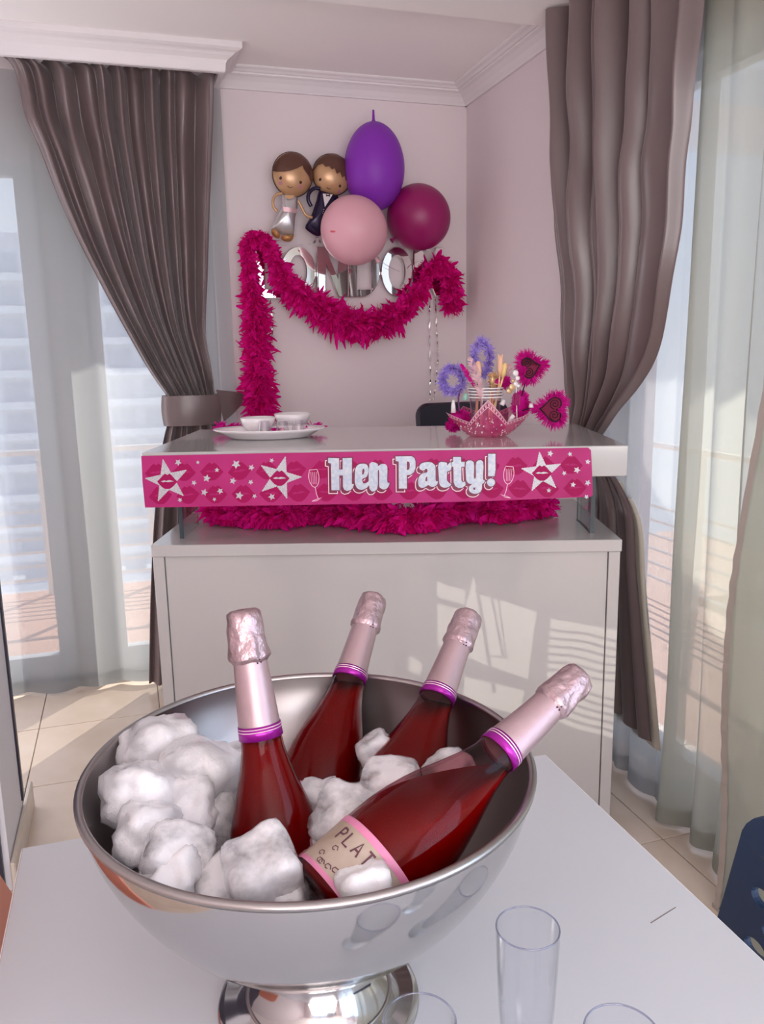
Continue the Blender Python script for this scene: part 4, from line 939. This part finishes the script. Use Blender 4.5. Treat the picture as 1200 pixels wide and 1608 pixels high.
# ------------------------------------------------------------------ chairs
def rounded(w0, w1, h, r, z0, n=6):
    """rounded trapezoid outline: bottom half-width w0, top half-width w1"""
    P = []
    for cx, cy, a0 in ((w0-r, z0+r, -pi/2), (w1-r, z0+h-r, 0), (-w1+r, z0+h-r, pi/2), (-w0+r, z0+r, pi)):
        for k in range(n+1): a = a0+pi/2*k/n; P.append((cx+r*cos(a), cy+r*sin(a)))
    return P
def shell_chair(label, m, loc, rot, top, hb, w0, w1, seat_z=.44, holes=True, group=None):
    """perforated plastic shell chair; local +Y is the way the sitter faces"""
    t = thing('shell_chair', label, 'chair', loc, Matrix.Rotation(rot, 3, 'Z'), group)
    z0 = top-hb; lean = .08
    def pl_b(x, y, z): return V(x, -.21-(y-z0)*lean+z+.10*x*x, y)
    hs = [[(cx+.017*cos(2*pi*k/18), cz+.011*sin(2*pi*k/18)+.35*0) for k in range(18)] for cz in [top-.075-.036*r for r in range(int((hb-.13)/.036))] for cx in (-.20, -.15, -.10, -.05, 0, .05, .10, .15, .20)] if holes else []
    hs = [[(p[0]+(.0 if i // 9 % 2 == 0 else .025), p[1]) for p in l] for i, l in enumerate(hs)]
    extruded([rounded(w0, w1, hb, .055, z0)]+hs, pl_b, .010, .0012).build('backrest', m, t, local=True)
    sm = MB(); lp = rounded(.215, .20, .42, .06, -.21)
    def pl_s(x, y, z): return V(x, y, seat_z-.012+z+.06*x*x*1.5+max(0, -.12-y)*.25)
    extruded([lp], pl_s, .012, .002).build('seat', m, t, local=True)
    MB().grid(lambda u, v: V(-.19+.38*u, -.21-.02*sin(pi*v/2)+.0, seat_z+.01+(z0-seat_z+.02)*v+.004), 8, 4).build('shell_bend', m, t, local=True)
    for sx_ in (-1, 1):
        for sy_ in (-1, 1): MB().tube([(sx_*.15, sy_*.14, seat_z-.012), (sx_*.20, sy_*.20, .0)], .010, 8).build('leg', M['chrome'], t, smooth=True, local=True)
    return t
shell_chair('navy plastic shell chair with punched oval holes, at the table by the voile', M['navy'], (.530, .535, 0), pi/2, .80, .36, .31, .275)
shell_chair('coral plastic shell chair with chrome legs at the table beside the white pillar', M['coral'], (.005, .885, 0), -pi/2, .84, .36, .33, .17, holes=False)
st = thing('bar_stool', 'black bar stool with a low rounded back behind the bar', 'stool', (1.36, 3.12, 0), Matrix.Rotation(pi, 3, 'Z'))
STOP = ony(680, 632, 3.12).z
sx0 = ony(650, 650, 3.12).x
def pl_st(x, y, z): return V(x, .02+z, y)
extruded([rounded(.19, .20, .30, .05, STOP-.30)], pl_st, .035, .006).build('backrest', M['black'], st, local=True)
MB().lathe([(.001, .72), (.17, .72), (.185, .735), (.185, .765), (.17, .78), (.001, .78)], 32, Matrix.Translation((0, -.14, 0)), 1, 1, False, False).build('seat', M['black'], st, smooth=True, local=True)
for sx_ in (-1, 1):
    MB().tube([(sx_*.15, .04, STOP-.28), (sx_*.13, .02, .75)], .012, 8).build('back_support', M['chrome'], st, local=True)
    for sy_ in (-1, 1): MB().tube([(sx_*.12, -.14+sy_*.12, .72), (sx_*.19, -.14+sy_*.19, 0)], .012, 8).build('leg', M['chrome'], st, smooth=True, local=True)
MB().tube([(.165*cos(2*pi*k/24)*1.25, -.14+.165*sin(2*pi*k/24)*1.25, .25) for k in range(24)], .008, 8, True).build('foot_ring', M['chrome'], st, smooth=True, local=True)
st.location.x = sx0+.20

# ------------------------------------------------------------------ table
T = .775; kk = (CAM_H-T)/(CAM_H-.76)
tx0, tx1, ty0, ty1 = -.176*kk, .6015*kk, -.35, 1.081*kk
tb_ = thing('dining_table', 'white laminate dining table with square corners, under the ice bowl', 'table', ((tx0+tx1)/2, (ty0+ty1)/2, 0))
MB().box((tx0+.001, ty0+.001, T-.026), (tx1-.001, ty1-.001, T), bev=.0012).build('tabletop', M['table'], tb_)
em = MB(); em.box((tx0, ty0, T-.028), (tx1, ty0+.0012, T-.0015)).box((tx0, ty1-.0012, T-.028), (tx1, ty1, T-.0015)).box((tx0, ty0, T-.028), (tx0+.0012, ty1, T-.0015)).box((tx1-.0012, ty0, T-.028), (tx1, ty1, T-.0015)); em.build('edge_band', M['edge'], tb_)
for x in (tx0+.03, tx1-.08):
    for y in (ty0+.03, ty1-.08): MB().box((x, y, 0), (x+.05, y+.05, T-.0265)).build('leg', M['alu'], tb_)
sc_ = onz(1042, 1437, T)
MB().box((-.022, -.0006, 0), (.022, .0006, .0002), Matrix.Translation(sc_+V(0, 0, .00005)) @ Matrix.Rotation(.30, 4, 'Z')).build('scratch', M['grout'], tb_)

# ------------------------------------------------------------------ ice bowl
BC = V(.1387, .6865, T); RZ, RR, RD = 1.0289-T, .2026, .198
def bprof(R0, D0, s_): return (R0*(1-s_**1.6)**(1/1.7), RZ-D0*s_)
ib = thing('champagne_bowl', 'large polished steel footed bowl full of ice on the white table', 'bowl', BC)
out = [bprof(RR, RD, sin(pi/2*k/30)) for k in range(29)]
MT = Matrix.Translation(BC)
MB().lathe(out+[(.018, out[-1][1]-.001)], 96, MT, 1, 1, False, True).build('outer_shell', M['steel'], ib, smooth=True)
inn = [bprof(RR-.0035, RD-.004, sin(pi/2*k/30)) for k in range(30)]
MB().lathe(inn+[(.0005, inn[-1][1])], 96, MT, 1, 1, False, True).build('inner_shell', M['brushed'], ib, smooth=True)
MB().lathe([(RR-.0036, RZ-.001), (RR-.0036, RZ+.0016), (RR-.002, RZ+.0026), (RR+.0022, RZ+.0026), (RR+.0036, RZ+.0008), (RR+.0030, RZ-.0026), (RR-.0002, RZ-.003)], 96, MT, 1, 1, False, False).build('rim', M['brushed'], ib, smooth=True)
zb_ = out[-1][1]
MB().lathe([(.097, 0), (.0985, .002), (.0975, .005), (.092, .007), (.080, .009), (.070, .013), (.060, .020), (.052, .030), (.047, .042), (.046, zb_-.006), (.050, zb_+.002), (.044, zb_+.003)], 72, MT, 1, 1, True, False).build('foot', M['steel'], ib, smooth=True)
MB().lathe([(.0705, .0128), (.0712, .0140), (.0690, .0155), (.0675, .0142)], 72, MT, 1, 1, False, False).build('foot_ring', M['brushed'], ib, smooth=True)

# ------------------------------------------------------------------ bottles
import bmesh
def bottle(label, top, D, level, text=False, seed=0, BL=.315):
    D = Vector(D).normalized(); top = Vector(top); base = top+D*BL; up = -D
    z = up; x = (CO-base); x = (x-z*x.dot(z)).normalized(); y = z.cross(x)            # local +X faces the camera side
    t = thing('wine_bottle', label, 'bottle', base, Matrix((x, y, z)).transposed(), group='rose bottles in the ice bowl')
    rnd = random.Random(seed); S = lambda s: BL-s
    e_ = BL-.315; gl = [(.0178, .110), (.0190, .124), (.0225, .140), (.0280, .158), (.0335, .175), (.0380, .191), (.0412, .207), (.0432, .224), (.0440, .242), (.0440, .303+e_), (.0425, .311+e_), (.038, .3145+e_), (.001, .312+e_)]
    MB().lathe([(r, S(s)) for r, s in gl], 56, None, 1, 1, False, False).build('glass_body', M['bglass'], t, smooth=True, local=True)
    lm = MB().lathe([(max(r-.0012, .001), S(s)) for r, s in gl[:-2]]+[(.036, S(.312+e_))], 48, None, 1, 1, True, True)
    lq = lm.build('wine', M['wine'], t, smooth=True, local=True)
    bm = bmesh.new(); bm.from_mesh(lq.data); nrm = Matrix((x, y, z)) @ V(0, 0, 1)
    bmesh.ops.bisect_plane(bm, geom=bm.verts[:]+bm.edges[:]+bm.faces[:], plane_co=V(0, 0, S(level)), plane_no=nrm, clear_outer=True)
    ed = [e for e in bm.edges if e.is_boundary]
    if ed: bmesh.ops.contextual_create(bm, geom=ed)
    bm.to_mesh(lq.data); bm.free(); lq.data.shade_smooth()
    def wr(p, a, k): 
        n_ = noise.noise(Vector((p.x*150+seed, p.y*150, p.z*90)))*.0016; return V(p.x*(1+n_/.016), p.y*(1+n_/.016), p.z+n_*.3)
    def wr2(p, a, k):
        n_ = noise.noise(Vector((p.x*70+seed, p.y*70, p.z*20)))*.0006; return V(p.x*(1+n_/.016), p.y*(1+n_/.016), p.z)
    hp = [(.001, .0002), (.006, 0), (.0112, .0004), (.0145, .0025), (.0158, .006)] + [(.0160+.0014*k/9, .008+.0032*k) for k in range(10)] + [(.0182, .041), (.0178, .0435), (.0160, .0455), (.0152, .047)]
    MB().lathe([(r, S(s)) for r, s in hp], 48, None, 1, 1, False, False, warp=wr).build('foil_head', M['foilhead'], t, smooth=True, local=True)
    MB().lathe([(.0152+(.0189-.0152)*(k/12)**1.1, S(.046+.0055*k)) for k in range(13)], 48, None, 1, 1, False, False, warp=wr2).build('foil_sleeve', M['foil'], t, smooth=True, local=True)
    bd = MB().lathe([(.0184, S(.1015)), (.0190, S(.1015)), (.0196, S(.1135)), (.0188, S(.1135))], 48, None, 1, 1, False, False).build('foil_band', M['purple'], t, smooth=True, local=True)
    for s in (.1030, .1055): 
        r = .0191+(s-.1015)*.05; MB().lathe([(r, S(s)), (r+.0003, S(s+.0003)), (r, S(s+.0009))], 48, None, 1, 1, False, False).build('foil_stripe', M['foilline'], bd, local=True)
    for k, (a, s) in enumerate(((.5, .0445), (.62, .0470), (.40, .0475))):
        MB().ell(((.0172 if k == 0 else .0158)*cos(a), (.0172 if k == 0 else .0158)*sin(a), S(s)), (.0008, .0008, .0008), 8, 6).build('foil_vent', M['dot'], t, local=True)
    lb_ = MB().lathe([(.0443, S(.2515)), (.0443, S(.294))], 64, None, 1, 1, False, False).build('label_band', M['label'], t, smooth=True, local=True)
    for s0, s1 in ((.2470, .2530), (.291, .295)):
        MB().lathe([(.04435, S(s0)), (.0446, S(s0+.0005)), (.0446, S(s1-.0005)), (.04435, S(s1))], 64, None, 1, 1, False, False).build('label_border', M['labelpink'], lb_, smooth=True, local=True)
    if text:
        GL = {'P': [[(0, 0), (0, 1)], [(0, 1), (.45, .95), (.6, .75), (.45, .52), (0, .48)]], 'L': [[(0, 1), (0, 0), (.6, 0)]], 'A': [[(0, 0), (.32, 1), (.64, 0)], [(.12, .35), (.52, .35)]],
              'T': [[(.3, 0), (.3, 1)], [(0, 1), (.62, 1)]], 'I': [[(.1, 0), (.1, 1)]]}
        def cyl(px_, py_, z_): a = text+px_/.0445; return V((.0447)*cos(a), (.0447)*sin(a), S(.2680)+py_)
        cx = 0
        for ch in 'PLATI':
            g = MB()
            for sk in GL[ch]:
                pts = [(cx+p[0]*.010, p[1]*.011) for p in sk]; stroke_mesh(g, pts, .0017, lambda a, b, c: V(0, 0, 0)+cyl(a, b, c), 0)
            g.build('letter_'+ch.lower(), M['ink'], lb_, local=True); cx += .0105 if ch != 'I' else .006
        g = MB(); rq = random.Random(4)
        for k in range(9):
            x_, y_ = rq.uniform(.0, .045), rq.uniform(-.022, -.005)
            stroke_mesh(g, [(x_+.0035*cos(1.1*q)*(1-.1*q), y_+.0028*sin(1.1*q)*(1-.1*q)) for q in range(6)], .0008, lambda a, b, c: cyl(a, b, c), 0)
        g.build('label_flourish', M['ink'], lb_, local=True)
    return t
bottle('rose bottle with pink foil standing almost upright at the centre of the ice', (.0858, .7020, 1.1765), (.060, -.2501, -.9664), .114, False, 1)
bottle('rose bottle with pink foil leaning on the bowl rim, farthest from the label-side bottle', (.2705, .9119, 1.1084), (-.4603, -.5977, -.6564), .122, False, 2)
bottle('rose bottle with pink foil leaning on the rim, between two other leaning bottles', (.3585, .8254, 1.1033), (-.5745, -.5428, -.6126), .125, False, 3)
bottle('rose bottle lying low across the ice with its printed paper label showing', (.3823, .6234, 1.1035), (-.862, -.262, -.405), .150, -.95, 4, .302)

# ------------------------------------------------------------------ ice
def ice(px_, z, size, seed, m_, label=None, sq=4.5, rough=.10, rot=None, name='ice_cube'):
    rnd = random.Random(seed); c = onz(*px_, z) if len(px_) == 2 else Vector(px_)
    m = MB(); n, k = 22, 14; rotm = Matrix.Rotation(rnd.uniform(0, 3) if rot is None else rot, 3, 'Z') @ Matrix.Rotation(rnd.uniform(-.5, .5), 3, 'X') @ Matrix.Rotation(rnd.uniform(-.4, .4), 3, 'Y')
    asp = (rnd.uniform(.9, 1.1), rnd.uniform(.85, 1.1), rnd.uniform(.8, 1.0))
    def fn(d):
        d = d.normalized()
        q = (abs(d.x)**sq+abs(d.y)**sq+abs(d.z)**sq)**(-1/sq); p = d*q*.5
        p = p*(1+rough*2*noise.noise(p*3.2+V(seed*3.7, 0, 0))+rough*.8*noise.noise(p*9+V(0, seed, 0)))
        p = V(p.x*asp[0], p.y*asp[1], p.z*asp[2])*size
        w = c+rotm @ p; h = T+RZ-w.z                       # lumps lie against the bowl wall
        if h > 0:
            w.z = max(w.z, T+RZ-(RD-.008)*.93); s_ = min(.93, (T+RZ-w.z)/(RD-.008)); ra = (RR-.006)*(1-s_**1.6)**(1/1.7); dx, dy = w.x-BC.x, w.y-BC.y; r = sqrt(dx*dx+dy*dy)
            if r > ra: w.x = BC.x+dx*ra/r; w.y = BC.y+dy*ra/r
        return w
    N_ = 9; key = {}; vs_ = []; fs_ = []
    def vid(q):
        kq = (round(q.x, 4), round(q.y, 4), round(q.z, 4))
        if kq not in key: key[kq] = len(vs_); vs_.append(fn(q))
        return key[kq]
    for ax in range(3):
        for sg in (-1, 1):
            def cp(i, j):
                a, b = math.tan((i/N_*2-1)*pi/4), math.tan((j/N_*2-1)*pi/4); q = [0, 0, 0]; q[ax] = sg; q[(ax+1) % 3] = a*sg; q[(ax+2) % 3] = b; return V(*q)
            for i in range(N_):
                for j in range(N_): fs_.append((vid(cp(i, j)), vid(cp(i+1, j)), vid(cp(i+1, j+1)), vid(cp(i, j+1))))
    m.add(vs_, fs_)
    return m.build(name, M[m_], None, smooth=True, label=label or 'rough chunk of ice among the bottles in the steel bowl', cat='ice', group='ice in the steel bowl')
big = ['frosted lump of ice crowning the back of the pile, against the bowl wall', 'rounded frosted lump of ice touching the bowl side below the crowning lump', 'frosted lump of ice low on the bowl side, above the squarish pink-tinged cube', 'broad frosted lump of ice between the crowning lump and the upright bottle', "frosted ice lump tucked behind the upright bottle's label side", 'frosted lump of ice in the middle of the frosted pile', "clearer ice lump pressed against the upright bottle's body", 'frosted lump buried at the heart of the pile, between three larger lumps']
for i, (px_, z, s, mm, sq, ro) in enumerate([
    ((252, 1183), 1.012, .072, 'frost', 2.6, .12), ((222, 1248), 1.008, .068, 'frost', 2.6, .13), ((232, 1308), 1.000, .060, 'frost', 2.6, .15), ((312, 1218), 1.004, .076, 'frost', 3.0, .09),
    ((352, 1205), .990, .050, 'frost', 3.4, .12), ((296, 1278), .992, .058, 'frost', 3, .14), ((328, 1290), .975, .055, 'ice', 4, .1), ((262, 1262), .985, .06, 'frost', 3, .15)]):
    ice(px_, z, s, 10+i, mm, big[i], sq, ro, name='ice_lump')
for i, (px_, z, s, mm, sq, ro, lb) in enumerate([
    ((278, 1350), .998, .050, 'ice', 5, .07, 'squarish pinkish ice cube in front of the frosted lumps'), ((272, 1388), .990, .046, 'frost', 3.5, .14, 'white rough ice cube against the front rim beside the frosted pile'),
    ((352, 1392), .985, .044, 'ice', 4, .08, 'clear rounded ice cube beside the large white cube at the front rim'), ((415, 1372), 1.002, .056, 'ice', 6, .05, 'large upright ice cube leaning on the near-upright bottle'),
    ((448, 1412), .985, .038, 'ice', 4, .1, 'small ice cube between the large upright cube and the label'), ((545, 1288), .995, .062, 'ice', 5, .08, 'large ice cube between the upright bottle and the lying bottle'),
    ((504, 1252), .992, .034, 'frost', 4, .12, 'small white ice cube wedged beside the upright bottle shoulder'), ((613, 1238), 1.012, .050, 'ice', 6.5, .04, 'square clear ice cube on top, resting on the lying bottle'),
    ((590, 1178), 1.000, .036, 'ice', 4, .1, 'small ice cube between the two bottles leaning on the rim'), ((706, 1214), .998, .044, 'ice', 4, .08, 'ice cube between the leaning bottle and the bowl side'),
    ((574, 1400), 1.010, .040, 'frost', 4, .1, 'snowy ice cube resting on the printed label'), ((480, 1330), .972, .05, 'ice', 4, .1, None), ((440, 1420), .965, .045, 'ice', 4, .1, None)]):
    ice(px_, z, s, 40+i, mm, lb, sq, ro)
ri = random.Random(12)
for i in range(16):
    a, r = i*2.4, .125*sqrt((i+.5)/16); ice((BC.x+r*cos(a), BC.y+r*sin(a), .945+ri.uniform(-.012, .01)), 0, .05, 80+i, 'frost', 'ice cube low in the steel bowl beneath the top layer', 4, .1)

# ------------------------------------------------------------------ champagne flutes
def flute(px_, label):
    c = onz(*px_, T+.172); c.z = T
    t = thing('champagne_flute', label, 'glass', c+V(0, 0, .0003), group='clear plastic flutes')
    o_ = [(.0255, .172), (.0245, .14), (.0225, .10), (.0195, .06), (.016, .034), (.010, .024), (.0055, .018), (.0050, .010), (.012, .005), (.026, .0025), (.027, 0)]
    MB().lathe(o_, 56, None, 1, 1, False, True).build('outer_wall', M['clear'], t, smooth=True, local=True)
    MB().lathe([(.0245, .172), (.0235, .14), (.0215, .10), (.0185, .06), (.0148, .036), (.008, .028), (.0005, .026)], 56, None, 1, 1, False, False).build('inner_wall', M['clear'], t, smooth=True, local=True)
    MB().tube([(.025*cos(2*pi*k/56), .025*sin(2*pi*k/56), .172) for k in range(56)], .0007, 6, True).build('rim', M['clearedge'], t, smooth=True, local=True)
flute((829, 1457), 'clear plastic flute standing free on the table, farthest from the two others')
flute((659, 1604), 'clear plastic flute close against the foot of the steel bowl')
flute((977, 1623), 'clear plastic flute on open table, away from the bowl foot')
